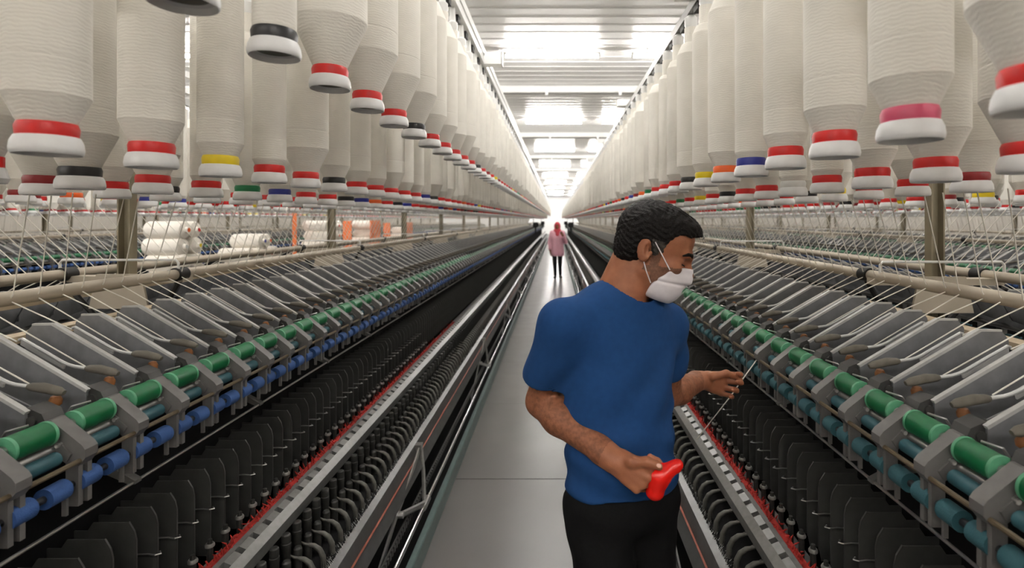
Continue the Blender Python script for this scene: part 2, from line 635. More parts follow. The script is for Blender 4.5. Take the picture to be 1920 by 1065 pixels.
# ------------------------------------------------------------------ one drafting unit of a spinning frame (u toward the aisle)
def unit_meshes(s, clear):
    D = {}
    mb = MB(s)      # arm body: the tall near plate, a low far plate and the web between them
    mb.prism([(0.36, 1.25), (0.52, 1.185), (0.62, 1.185), (0.625, 1.24), (0.40, 1.372), (0.392, 1.375), (0.345, 1.373), (0.328, 1.352), (0.326, 1.31)], -0.030, -0.024)
    mb.prism([(0.40, 1.25), (0.60, 1.185), (0.60, 1.225), (0.51, 1.268), (0.40, 1.335)], 0.030, 0.034)
    mb.prism([(0.40, 1.285), (0.60, 1.195), (0.60, 1.2), (0.40, 1.29)], -0.024, 0.030)
    D['arm'] = mb.mesh('weighting_arm', M['plate'], 30)
    mb = MB(s)      # folded edge of the plate, overhead light it catches put into its pale colour
    mb.prism([(0.625, 1.240), (0.629, 1.246), (0.404, 1.379), (0.400, 1.373)], -0.033, -0.021)
    mb.prism([(0.400, 1.373), (0.402, 1.379), (0.346, 1.3775), (0.346, 1.3725)], -0.032, -0.024)
    D['edge'] = mb.mesh('arm_edge', M['lever'], 30)
    mb = MB(s)      # release lever
    pts = [(0.395, 0.036, 1.352), (0.402, 0.036, 1.355), (0.45, 0.036, 1.328), (0.505, 0.036, 1.296), (0.52, 0.036, 1.289), (0.537, 0.036, 1.284), (0.575, 0.036, 1.279)]
    mb.pipe(pts, 0.0042, 8)
    mb.prism([(0.40, 1.34), (0.51, 1.278), (0.512, 1.286), (0.402, 1.352)], 0.033, 0.038)
    D['lever'] = mb.mesh('release_lever', M['lever'], 40)
    mb = MB(s)
    mb.pipe([(0.566, 0.036, 1.2795), (0.573, 0.036, 1.279), (0.60, 0.036, 1.277), (0.635, 0.036, 1.269), (0.648, 0.036, 1.265)], [0.006, 0.009, 0.0115, 0.0105, 0.006], 12)
    D['grip'] = mb.mesh('lever_grip', M['grip'], 50)
    mb = MB(s)      # knuckle block
    mb.prism([(0.585, 1.185), (0.665, 1.175), (0.668, 1.205), (0.652, 1.238), (0.62, 1.252), (0.585, 1.24)], -0.022, 0.024)
    mb.cyl((0.632, -0.027, 1.222), (0.632, 0.028, 1.222), 0.011, n=12)
    D['knuckle'] = mb.mesh('arm_knuckle', M['greyd'], 30)
    mb = MB(s)      # nose of the arm with its chamfered tip
    poly = [(0.648, 1.165), (0.70, 1.128), (0.728, 1.122), (0.742, 1.14), (0.742, 1.158), (0.735, 1.168), (0.668, 1.222), (0.648, 1.222)]
    mb.prism(poly, -0.0165, 0.0165)
    mb.prism([(0.665, 1.16), (0.705, 1.133), (0.715, 1.15), (0.675, 1.19)], -0.021, 0.021)
    D['nose'] = mb.mesh('arm_nose', M['grey'], 25)
    mb = MB(s)
    mb.cyl((0.688, -0.026, 1.17), (0.688, -0.0165, 1.17), 0.005, 0.006, n=10)
    D['screw'] = mb.mesh('screw', M['steel'])
    mb = MB(s)      # slotted post below the nose
    mb.box(0.70, 0.728, -0.017, -0.006, 1.035, 1.128)
    mb.box(0.70, 0.728, 0.006, 0.017, 1.035, 1.128)
    mb.box(0.70, 0.712, -0.006, 0.006, 1.045, 1.128)
    mb.box(0.703, 0.713, -0.03, -0.024, 1.02, 1.09)
    D['post'] = mb.mesh('arm_post', M['grey'], 25)
    mb = MB(s)
    mb.cyl((0.67, 0.034, 1.198), (0.67, 0.118, 1.198), 0.0265, n=28)
    D['roller'] = mb.mesh('top_roller', M['green'])
    mb = MB(s)
    mb.lathe([(0.0205, -0.004), (0.0272, -0.0035), (0.0278, 0), (0.0272, 0.0035), (0.0205, 0.004)], 28)
    v = [(p[0] + 0.67 * s, p[2], p[1] + 1.198) for p in mb.v]
    mb.v = v
    mb.f = [f[::-1] for f in mb.f]
    D['rim'] = mb.mesh('roller_rim', M['mint'], 50)
    mb = MB(s)
    mb.cyl((0.67, 0.018, 1.198), (0.67, 0.132, 1.198), 0.012, n=12)
    D['shaft'] = mb.mesh('roller_shaft', M['steel'])
    mb = MB(s)
    mb.cyl((0.695, 0.035, 1.146), (0.695, 0.115, 1.146), 0.0155, n=16)
    D['bottom'] = mb.mesh('bottom_roller', M['teal'])
    mb = MB(s)
    mb.cyl((0.714, 0.006, 1.083), (0.714, 0.052, 1.083), 0.0215, n=20)
    mb.m = 1
    mb.cyl((0.714, -0.010, 1.083), (0.714, 0.068, 1.083), 0.008, n=12)
    D['clearer'] = mb.mesh('clearer_roller', [clear, M['hub']])
    mb = MB(s)
    mb.lathe([(0.004, 0), (0.012, 0.006), (0.0135, 0.016), (0.009, 0.026), (0.004, 0.028)], 12, c=(0.60, 0.066, 1.222))
    D['cond'] = mb.mesh('condenser', M['amber'])
    mb = MB(s)
    mb.pipe([(0.62, 0.07, 1.20), (0.635, 0.07, 1.222), (0.65, 0.075, 1.226), (0.662, 0.09, 1.228)], 0.003, 6)
    D['wire'] = mb.mesh('guide_wire', M['steel'])
    return D


def low_unit(s):
    """far unit: same outline, few faces; materials 0 plate 1 steel 2 grey 3 green 4 clearer 5 grip 6 dark grey"""
    mb = MB(s)
    mb.prism([(0.33, 1.31), (0.52, 1.185), (0.62, 1.185), (0.625, 1.24), (0.40, 1.372), (0.34, 1.373)], -0.030, -0.024)
    mb.m = 1
    mb.prism([(0.625, 1.240), (0.629, 1.246), (0.404, 1.379), (0.400, 1.373)], -0.033, -0.021)  # plate edge, paler than the plate to paint in caught overhead light
    mb.prism([(0.40, 1.345), (0.515, 1.282), (0.575, 1.274), (0.575, 1.283), (0.52, 1.293), (0.402, 1.357)], 0.031, 0.041)
    mb.m = 5
    mb.box(0.57, 0.648, 0.026, 0.046, 1.262, 1.284)
    mb.m = 6
    mb.box(0.585, 0.665, -0.022, 0.024, 1.18, 1.245)
    mb.m = 2
    mb.prism([(0.648, 1.165), (0.70, 1.128), (0.728, 1.122), (0.742, 1.158), (0.668, 1.222), (0.648, 1.222)], -0.0165, 0.0165)
    mb.box(0.70, 0.728, -0.017, 0.017, 1.035, 1.128)
    mb.m = 3
    mb.cyl((0.67, 0.03, 1.198), (0.67, 0.122, 1.198), 0.0265, n=8, caps=False)
    mb.m = 4
    mb.cyl((0.714, -0.012, 1.083), (0.714, 0.12, 1.083), 0.0225, n=6, caps=False)
    return mb


def strand_mesh(s, dy, end, jit):
    mb = MB(s)
    mb.pipe([(0.415, -dy, 1.735), (0.255, jit, 1.452), (0.248, jit, 1.44)], 0.0017, 5)
    mb.pipe([(0.252, jit, 1.43), end], 0.0018, 5)
    return mb


NEAR_END = 6.6


def machine(cx, label, sides, near0, near1, lower, group=None, yend=YEND, post0=2.2, cap0=2.18):
    root = empty('spinning_frame', (cx, 0, 0))
    tag(root, label, 'spinning frame', group)
    ya, yb = -1.2, yend
    # body of the frame
    mb = MB()
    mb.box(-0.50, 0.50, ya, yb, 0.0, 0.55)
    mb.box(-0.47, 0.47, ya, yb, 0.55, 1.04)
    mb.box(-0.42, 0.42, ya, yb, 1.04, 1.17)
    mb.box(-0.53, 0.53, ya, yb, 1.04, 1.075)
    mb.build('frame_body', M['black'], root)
    # central posts with creel cross arms
    mb = MB()
    mb.box(-0.026, 0.026, 0.01, 0.02, 1.17, 2.53)
    mb.box(-0.026, -0.02, -0.02, 0.01, 1.17, 2.53)
    mb.box(0.02, 0.026, -0.02, 0.01, 1.17, 2.53)
    me_post = mb.mesh('creel_post', M['olive'], 0)
    mb = MB()
    mb.box(-1.02, 1.02, -0.03, 0.03, 2.53, 2.58)
    mb.box(-0.06, 0.06, -0.03, 0.03, 2.48, 2.53)
    me_arm = mb.mesh('creel_cross_arm', M['white'], 0)
    mb = MB()
    mb.prism([(-0.12, 1.30), (0.12, 1.30), (0.09, 1.44), (-0.09, 1.44)], -0.045, -0.035)
    mb.prism([(-0.25, 1.405), (0.25, 1.405), (0.25, 1.43), (-0.25, 1.43)], -0.03, 0.03)
    me_brk = mb.mesh('post_bracket', M['beige'], 0)
    mb = MB()
    mb.pipe([(-0.24, -0.04, 1.435), (-0.24, -0.04, 1.485), (-0.23, -0.04, 1.497), (0.23, -0.04, 1.497), (0.24, -0.04, 1.485), (0.24, -0.04, 1.435)], 0.005, 8)
    me_hoop = mb.mesh('wire_hoop', M['white'])
    y = post0
    while y < min(yb, 30):
        if y > near0 - 2:
            put('creel_post', me_post, root, (0, y, 0))
            put('creel_cross_arm', me_arm, root, (0, y, 0))
            put('post_bracket', me_brk, root, (0, y, 0))
            put('wire_hoop', me_hoop, root, (0, y, 0))
        y += 2.0
    for u in (0.94, 0.68, 0.41, -0.41, -0.68, -0.94):
        mb = MB()
        mb.box(u - 0.016, u + 0.016, ya, yb, 2.495, 2.53)
        if u == 0.94 or u == -0.94:
            mb.box(u - 0.003, u + 0.003, ya, yb, 2.53, 2.55)
        mb.build('creel_rail', M['beamw'] if abs(u) < 0.9 else M['cartw'], root)
    if lower:
        mb = MB()
        mb.box(-0.01, 0.01, -0.03, 0.03, 2.47, 2.495)
        me = mb.mesh('rail_clip', M['rubber'])
        for k in range(45):
            put('rail_clip', me, root, (0.94 * lower[0], 0.605 + 0.1125 + 0.225 * k, 0))
    for (s, n0, n1, phase, clear, detail) in sides:
        mb = MB(s)
        mb.cyl((0.23, ya, 1.438), (0.23, yb, 1.438), 0.0205, n=20)
        tb = mb.build('guide_tube', M['beige'], root)
        mb = MB(s)
        mb.cyl((0.23, -0.028, 1.438), (0.23, 0.028, 1.438), 0.0275, n=20)
        mb.pipe([(0.23, 0, 1.415), (0.20, 0, 1.36), (0.12, 0.02, 1.25)], 0.011, 8)
        me = mb.mesh('tube_clamp', M['rubber'])
        y = cap0
        while y < min(yb, 26):
            if y > near0 - 2:
                put('tube_clamp', me, tb, (0, y, 0))
            y += 2.0
        mb = MB(s)
        mb.box(0.268, 0.318, ya, yb, 1.325, 1.345)
        mb.build('support_rail', M['tan'], root)
        mb = MB(s)
        mb.cyl((0.73, ya, 1.134), (0.73, yb, 1.134), 0.0055, n=8)
        mb.build('guide_bar', M['brown'], root)
        mb = MB(s)
        mb.cyl((0.67, ya, 1.158), (0.67, yb, 1.158), 0.013, n=12)
        mb.cyl((0.60, ya, 1.165), (0.60, yb, 1.165), 0.013, n=12)
        mb.build('fluted_roller', M['steel'], root)
        D = unit_meshes(s, clear)
        k0 = math.ceil((n0 - phase) / 0.15)
        k1 = math.ceil((n1 - phase) / 0.15)
        for k in range(k0, k1):
            y = phase + 0.15 * k
            a = put('weighting_arm', D['arm'], root, (0, y, 0))
            put('arm_edge', D['edge'], a)
            put('release_lever', D['lever'], a)
            put('lever_grip', D['grip'], a)
            put('arm_knuckle', D['knuckle'], a)
            put('arm_nose', D['nose'], a)
            put('arm_post', D['post'], a)
            if detail:
                put('screw', D['screw'], a)
                put('guide_wire', D['wire'], a)
            r = put('top_roller', D['roller'], root, (0, y, 0))
            put('roller_rim', D['rim'], r, (0, 0.033, 0))
            put('roller_rim', D['rim'], r, (0, 0.119, 0))
            put('roller_shaft', D['shaft'], r)
            if detail:
                put('bottom_roller', D['bottom'], root, (0, y, 0))
                put('condenser', D['cond'], root, (0, y, 0))
            put('clearer_roller', D['clearer'], root, (0, y - 0.014, 0))
            put('clearer_roller', D['clearer'], root, (0, y + 0.062, 0))
        kk = [k for k in range(k1, int((yb - 0.2 - phase) / 0.15))]
        lu = low_unit(s).rep([(0, phase + 0.15 * k, 0) for k in kk])
        o = lu.build('receding_weighting_arms', [M['plate'], M['steel'], M['grey'], M['green'], clear, M['grip'], M['greyd']], root, smooth=0)
        tag(o, kind='stuff')
        # roving strands, two per unit
        if detail:
            VAR = []
            for q in range(4):
                dy = 0.10 + 0.05 * random.random()
                VAR.append((strand_mesh(s, dy, (0.42, 0.0, 1.355), 0.012 * random.uniform(-1, 1)).mesh('roving_strand', M['strand'], 60),
                            strand_mesh(s, dy, (0.525, 0.0, 1.272), 0.012 * random.uniform(-1, 1)).mesh('roving_strand', M['strand'], 60)))
            ks = range(k0, int((9.0 - phase) / 0.15))
            for k in ks:
                put('roving_strand', random.choice(VAR)[0], root, (0, phase + 0.15 * k + 0.005, 0))
                put('roving_strand', random.choice(VAR)[1], root, (0, phase + 0.15 * k + 0.08, 0))
            fs = strand_mesh(s, 0.12, (0.45, 0.0, 1.33), 0.0).rep([(0, 9.0 + 0.075 * k, 0) for k in range(int((28 - 9.0) / 0.075))])
            tag(fs.build('receding_roving_strands', M['strand'], root, smooth=0), kind='stuff')
        else:
            fs = strand_mesh(s, 0.12, (0.45, 0.0, 1.33), 0.0).rep([(0, n0 + 0.075 * k, 0) for k in range(int((22 - n0) / 0.075))])
            tag(fs.build('receding_roving_strands', M['strand'], root, smooth=0), kind='stuff')
        if not lower or s != lower[0]:
            continue
        # ---------------- spindle side below the rollers
        du, dz, ph, tubes = lower[1:]
        mb = MB(s)
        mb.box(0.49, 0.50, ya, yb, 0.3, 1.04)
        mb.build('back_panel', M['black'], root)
        mb = MB(s)
        mb.cyl((0.64, ya, 0.958), (0.64, yb, 0.958), 0.0042, n=8)
        lr = mb.build('lappet_rod', M['steel'], root)
        mb = MB(s)
        mb.prism([(0.56, 0.985), (0.635, 0.952), (0.648, 0.955), (0.648, 0.964), (0.60, 0.99), (0.56, 1.0)], -0.011, 0.011)
        mb.box(0.47, 0.565, -0.011, 0.011, 0.985, 0.995)
        me = mb.mesh('rod_clip', M['cartw'])
        for k in range(-2, 24):
            put('rod_clip', me, lr, (0, 1.432 + 0.6 * k, 0))
        # separator plates
        mb = MB(s)
        mb.prism([(0.50, 0.585), (0.655, 0.585), (0.662, 0.62), (0.662, 0.815), (0.657, 0.838), (0.642, 0.862), (0.55, 0.862), (0.535, 0.84), (0.50, 0.84)], -0.0018, 0.0018)
        me_sep = mb.mesh('separator_plate', M['sep'], 0)
        mb2 = MB(s)
        mb2.prism([(0.6625, 0.62), (0.6645, 0.62), (0.6645, 0.816), (0.659, 0.84), (0.644, 0.864), (0.642, 0.862), (0.657, 0.838), (0.6625, 0.815)], -0.0024, 0.0024)
        me_sepe = mb2.mesh('separator_edge', M['greyd'], 0)
        mbg = MB(s)
        mbg.pipe([(0.60, 0.0375, 0.752), (0.665, 0.0375, 0.755), (0.69, 0.03, 0.757), (0.70, 0.0375, 0.757), (0.69, 0.047, 0.757)], 0.0022, 6)
        me_g = mbg.mesh('thread_guide', M['steel'])
        mbr = MB(s)
        mbr.lathe([(0.008, 0.012), (0.013, 0.012), (0.0135, 0.017), (0.011, 0.022), (0.008, 0.022)], 14, c=(0.735, 0.0375, 0.672), cap0=False, cap1=False)
        mbr.m = 1
        mbr.lathe([(0.009, -0.07), (0.009, 0.0), (0.006, 0.034)], 10, c=(0.735, 0.0375, 0.672))
        me_r = mbr.mesh('spindle_ring', [M['cartw'], M['tubeb']])
        j0 = math.ceil((0.75 - ph) / 0.075)
        j1 = math.ceil((5.6 - ph) / 0.075)
        for j in range(j0, j1):
            y = ph + 0.075 * j
            sp = put('separator_plate', me_sep, root, (0, y, 0))
            if y < 4.5:
                put('separator_edge', me_sepe, sp)
            if y < 4.2:
                put('thread_guide', me_g, root, (0, y, 0))
                put('spindle_ring', me_r, root, (0, y, 0))
        far = MB(s)
        far.prism([(0.50, 0.585), (0.662, 0.585), (0.662, 0.82), (0.642, 0.862), (0.50, 0.862)], -0.0018, 0.0018)
        fr = far.rep([(0, ph + 0.075 * j, 0) for j in range(j1, int((40 - ph) / 0.075))])
        tag(fr.build('receding_separators', M['sep'], root, smooth=0), kind='stuff')
        # ring rail: two lips bridged by tabs, so that each spindle has its slot
        mb = MB(s)
        mb.prism([(0.785, 0.62), (0.80, 0.62), (0.80, 0.662), (0.785, 0.665)], ya, yb)
        mb.prism([(0.822, 0.60), (0.842, 0.592), (0.846, 0.632), (0.822, 0.652)], ya, yb)
        mb.prism([(0.70, 0.60), (0.842, 0.592), (0.842, 0.600), (0.70, 0.61)], ya, yb)
        tabs = MB(s)
        tabs.prism([(0.80, 0.625), (0.822, 0.615), (0.822, 0.652), (0.80, 0.661)], 0.0, 0.052)
        t2 = tabs.rep([(0, ph + 0.075 * j, 0) for j in range(j0 - 3, int((12 - ph) / 0.075))])
        o_ = len(mb.v)
        mb.v += t2.v
        mb.f += [[i + o_ for i in f] for f in t2.f]
        mb.mi += t2.mi
        mb.prism([(0.80, 0.625), (0.822, 0.615), (0.822, 0.652), (0.80, 0.661)], 12, yb)
        mb.build('ring_rail', M['rail'], root, smooth=0)
        # red fibre strip with tufts
        mb = MB(s)
        mb.box(0.762, 0.784, ya, 5.2, 0.645, 0.664)
        r_ = random.Random(3)
        yy = 0.8
        while yy < 5.2:
            x_ = r_.uniform(0.755, 0.787)
            mb.cyl((x_, yy, 0.664), (x_ + r_.uniform(-0.014, 0.008), yy + r_.uniform(-0.012, 0.012), 0.664 + r_.uniform(0.004, 0.018)), 0.0030, 0.0008, n=4, caps=False)
            yy += 0.0045 * (1 + yy * 0.25)
        tag(mb.build('red_fibre_strip', M['red'], root, smooth=0), kind='stuff')
        mb = MB(s)
        mb.box(0.764, 0.784, 5.2, yb, 0.645, 0.662)
        mb.build('ring_rail_cover', M['rail'], root)
        # cop tubes standing in front of the rail, gripper fingers, brush
        if tubes:
            mb = MB(s)
            mb.lathe([(0.013, -0.12), (0.0145, -0.03), (0.0155, -0.028), (0.0155, -0.012), (0.0140, -0.010), (0.0145, 0.006), (0.0135, 0.016), (0.010, 0.020)], 16, c=(0.868, 0, 0.592))
            me_t = mb.mesh('cop_tube', M['tubeb'], 35)
            mb = MB(s)
            mb.lathe([(0.013, -0.12), (0.0135, 0.0), (0.009, 0.006)], 12, c=(0.892, 0.03, 0.545))
            me_t2 = mb.mesh('peg', M['tubeb'], 35)
            for j in range(j0, math.ceil((4.6 - ph) / 0.075)):
                put('cop_tube', me_t, root, (0, ph + 0.075 * j, 0))
                put('peg', me_t2, root, (0, ph + 0.075 * j, 0))
            mb = MB(s)
            mb.lathe([(0.0145, -0.12), (0.0145, 0.018)], 6, c=(0.868, 0, 0.592))
            q = mb.rep([(0, ph + 0.075 * j, 0) for j in range(math.ceil((4.6 - ph) / 0.075), int((20 - ph) / 0.075))])
            tag(q.build('receding_cop_tubes', M['tubeb'], root, smooth=0), kind='stuff')

        def U(u_):
            return u_ + du
        mb = MB(s)
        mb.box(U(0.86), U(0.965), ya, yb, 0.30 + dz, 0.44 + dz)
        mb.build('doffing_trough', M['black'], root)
        mb = MB(s)      # a curved blade that forks at its tip
        arc = [(0.952, 0.44), (0.950, 0.475), (0.938, 0.500), (0.918, 0.514), (0.898, 0.518)]
        mb.pipe([(U(a_), 0.0, z_ + dz) for a_, z_ in arc], [0.010, 0.0095, 0.009, 0.008, 0.006], 8)
        mb.pipe([(U(0.902), 0.0, 0.517 + dz), (U(0.888), -0.010, 0.526 + dz), (U(0.880), -0.016, 0.537 + dz)], [0.006, 0.0045, 0.002], 6)
        mb.pipe([(U(0.902), 0.0, 0.517 + dz), (U(0.886), 0.011, 0.519 + dz), (U(0.876), 0.018, 0.524 + dz)], [0.006, 0.0045, 0.002], 6)
        me_f = mb.mesh('gripper_finger', M['finger'], 60)
        for j in range(j0, math.ceil((5.0 - ph) / 0.075)):
            put('gripper_finger', me_f, root, (0, ph + 0.075 * j + 0.02, 0))
        mb = MB(s)
        mb.pipe([(U(a_), 0.0, z_ + dz) for a_, z_ in arc], 0.011, 4)
        q = mb.rep([(0, ph + 0.075 * j + 0.02, 0) for j in range(math.ceil((5.0 - ph) / 0.075), int((24 - ph) / 0.075))])
        tag(q.build('receding_gripper_fingers', M['finger'], root, smooth=0), kind='stuff')
        # doffer beam with a lint fringe, an orange line and its scissor arms
        mb = MB(s)
        mb.prism([(U(0.968), 0.30 + dz), (U(1.038), 0.315 + dz), (U(1.046), 0.325 + dz), (U(1.018), 0.372 + dz), (U(1.012), 0.372 + dz), (U(0.994), 0.425 + dz), (U(0.968), 0.435 + dz)], ya, yb)
        bmo = mb.build('doffer_beam', M['beam'], root, smooth=0)
        mb = MB(s)
        mb.prism([(U(1.012), 0.3725 + dz), (U(1.0195), 0.3715 + dz), (U(1.0225), 0.379 + dz), (U(1.015), 0.381 + dz)], ya, yb)
        mb.build('orange_line', M['orange'], bmo, smooth=0)
        mb = MB(s)
        yy = 0.9
        while yy < 9:
            for q in range(2):
                x_ = U(0.966) + r_.uniform(-0.004, 0.008)
                mb.cyl((x_, yy + r_.uniform(-.002, .002), 0.43 + dz), (x_ + r_.uniform(-0.022, -0.004), yy + r_.uniform(-0.008, 0.008), 0.432 + dz + r_.uniform(0.002, 0.02)), 0.0014, 0.0004, n=3, caps=False)
            yy += 0.004 * (1 + yy * 0.2)
        tag(mb.build('lint_fringe', M['lint'], bmo, smooth=0), kind='stuff')
        mb = MB(s)
        yy = 0.9
        while yy < 9:
            x_ = U(0.957) + r_.uniform(-0.012, 0.006)
            mb.cyl((x_, yy, 0.425 + dz), (x_ + r_.uniform(-0.01, 0.01), yy + r_.uniform(-0.01, 0.01), 0.45 + dz + r_.uniform(0.0, 0.02)), 0.003, 0.0006, n=3, caps=False)
            yy += 0.004 * (1 + yy * 0.2)
        tag(mb.build('brush_strip', M['lintd'], root, smooth=0), kind='stuff')
        mb = MB(s)
        mb.cyl((U(1.085), ya, 0.178), (U(1.085), yb, 0.178), 0.0115, n=14)
        mb.build('drive_rod', M['chrome'], root)
        mb = MB(s)
        mb.box(U(1.05), U(1.056), ya, yb, 0.20, 0.235)
        for q in range(160):
            mb.box(U(1.056), U(1.064), 1.4 + q * 0.03, 1.4 + q * 0.03 + 0.016, 0.205, 0.23)
        mb.build('toothed_rack', M['greyd'], root, smooth=0)
        mb = MB(s)
        mb.prism([(U(1.095), -0.012), (U(1.125), -0.012), (U(1.125), 0.092), (U(1.119), 0.1), (U(1.095), 0.1)], ya, yb)
        mb.build('kerb_rail', M['kerb'], root, smooth=0)
        mb = MB(s)
        mb.box(0.45, U(1.095), ya, yb, -0.012, 0.06)
        mb.build('plinth', M['black'], root)
        # scissor arm
        A = MB(s)
        A.box(U(0.99), U(1.03), -0.022, 0.022, 0.395 + dz, 0.425 + dz)
        me_k = A.mesh('arm_cap', M['steel'], 25)
        A = MB(s)
        pts = [(U(1.018), -0.01, 0.40 + dz), (U(1.03), -0.25, 0.345 + dz), (U(1.035), -0.50, 0.295), (U(1.04), -0.72, 0.22), (U(1.04), -0.98, 0.12)]
        for i in range(4):
            p, q = Vector(pts[i]), Vector(pts[i + 1])
            A.add([(p.x - .004, p.y, p.z - .016), (p.x + .004, p.y, p.z - .016), (p.x + .004, p.y, p.z + .016), (p.x - .004, p.y, p.z + .016),
                   (q.x - .004, q.y, q.z - .016), (q.x + .004, q.y, q.z - .016), (q.x + .004, q.y, q.z + .016), (q.x - .004, q.y, q.z + .016)],
                  [(0, 1, 2, 3), (7, 6, 5, 4), (0, 4, 5, 1), (1, 5, 6, 2), (2, 6, 7, 3), (3, 7, 4, 0)])
        me_a = A.mesh('long_link', M['steel'], 25)
        A = MB(s)
        A.pipe([(U(1.025), 0.0, 0.40 + dz), (U(1.05), -0.05, 0.30), (U(1.08), -0.15, 0.18)], 0.011, 6)
        me_b = A.mesh('short_link', M['cartw'], 25)
        A = MB(s)
        A.pipe([(U(1.045), -0.46, 0.285), (U(1.085), -0.15, 0.178)], 0.014, 6)
        A.cyl((U(1.085), -0.20, 0.178), (U(1.085), -0.10, 0.178), 0.018, n=12)
        A.cyl((U(1.03), -0.46, 0.287), (U(1.06), -0.46, 0.287), 0.016, n=12)
        me_c = A.mesh('tie_link', M['steel'], 25)
        for k in range(0, 9):
            y = 2.94 + 2.62 * k
            kp = put('scissor_arm', me_a, root, (0, y, 0))
            put('arm_cap', me_k, kp)
            put('short_link', me_b, kp)
            put('tie_link', me_c, kp)
    return root


machine(CL, 'long grey spinning frame with blue clearer rollers, on the left of the aisle',
        [(1, 0.55, NEAR_END, 1.18, M['bluer'], True), (-1, 1.3, 4.6, 1.22, M['bluer'], True)], 0.5, NEAR_END, (1, 0.0, 0.0, 1.556, True), post0=0.2, cap0=0.18)
machine(CR, 'long grey spinning frame with teal clearer rollers, behind the man in blue',
        [(-1, 0.40, NEAR_END, 1.10, M['tealr'], True), (1, 1.15, 4.4, 1.14, M['tealr'], True)], 0.4, NEAR_END, (-1, -0.06, 0.05, 1.53, False), post0=0.1, cap0=0.165)
machine(L2, 'spinning frame seen through the threads beyond the white bobbin carts', [(1, 5.2, 8.6, 5.2, M['bluer'], False)], 5.0, 8, None, post0=5.2, cap0=5.2)
machine(R2, 'spinning frame seen through the threads beyond the right-hand machine', [(-1, 3.6, 7.0, 3.6, M['bluer'], False)], 3.6, 7, None, post0=3.3, cap0=3.9)
machine(L3, 'most distant spinning frame at the far left of the hall', [(1, 9.0, 9.1, 9.0, M['bluer'], False)], 9.0, 9, None, post0=9.2, cap0=9.2)
machine(R3, 'most distant spinning frame at the far right of the hall', [(-1, 6.8, 6.9, 6.8, M['bluer'], False)], 7.0, 7, None, post0=7.3, cap0=7.9)

# ------------------------------------------------------------------ travelling cleaners far down the machines
for cx, s, y, lb in ((CL, 1, 25.0, 'dark travelling cleaner riding the left machine far down the aisle'),
                     (CR, -1, 25.0, 'dark travelling cleaner riding the right machine far down the aisle'),
                     (CL, 1, 38.0, 'small dark travelling cleaner at the far end of the left machine'),
                     (CR, -1, 38.0, 'small dark travelling cleaner at the far end of the right machine')):
    t = empty('travelling_cleaner', (cx + s * 0.80, y, 1.02))
    tag(t, lb, 'cleaner')
    mb = MB(s)
    mb.prism([(-0.12, 0.28), (0.10, 0.28), (0.14, 0.33), (0.14, 0.47), (0.10, 0.52), (-0.12, 0.52)], -0.16, 0.16)
    mb.build('fan_housing', M['rubber'], t, smooth=0)
    mb = MB(s)
    mb.cyl((0.0, 0, 0.30), (0.0, 0, 0.0), 0.045, 0.03, n=12)
    mb.build('suction_pipe', M['rubber'], t)
    mb = MB(s)
    mb.cyl((-0.10, 0, 0.50), (-0.10, 0, 1.50), 0.015, n=8)
    mb.build('hanger_rod', M['pipe'], t)

# ------------------------------------------------------------------ carts of white yarn rolls behind the left machine
mb = MB()
prof = [(0.022, -0.21), (0.026, -0.21), (0.03, -0.185), (0.078, -0.17), (0.084, -0.155), (0.084, 0.155), (0.078, 0.17), (0.03, 0.185), (0.026, 0.21), (0.022, 0.21)]
mb.lathe(prof, 24)
ROLL = mb.mesh('yarn_package', M['roll_white'], 40)
mb = MB()
mb.cyl((0, 0, -0.212), (0, 0, 0.212), 0.021, n=14)
CORES = {k: mb.mesh('roll_core', M['c_' + k]) for k in ('black', 'blue', 'yellow', 'red', 'orange', 'white')}
cart_spec = [('stacked above head height with white rolls, nearest the camera', -3.72, 5.18, 0.44, 1.60, 6, False),
             ('with a lower heap of white rolls, second along the far aisle', -3.72, 6.48, 0.70, 1.56, 5, False),
             ('with a narrow orange corner board and tall stack of rolls', -3.72, 8.52, 0.90, 1.72, 6, True),
             ('with a broad orange side board, fourth along the far aisle', -3.72, 10.35, 0.75, 1.60, 6, True),
             ('with orange boards, farthest one before the wall of bobbins', -3.72, 12.8, 1.0, 1.55, 6, True)]
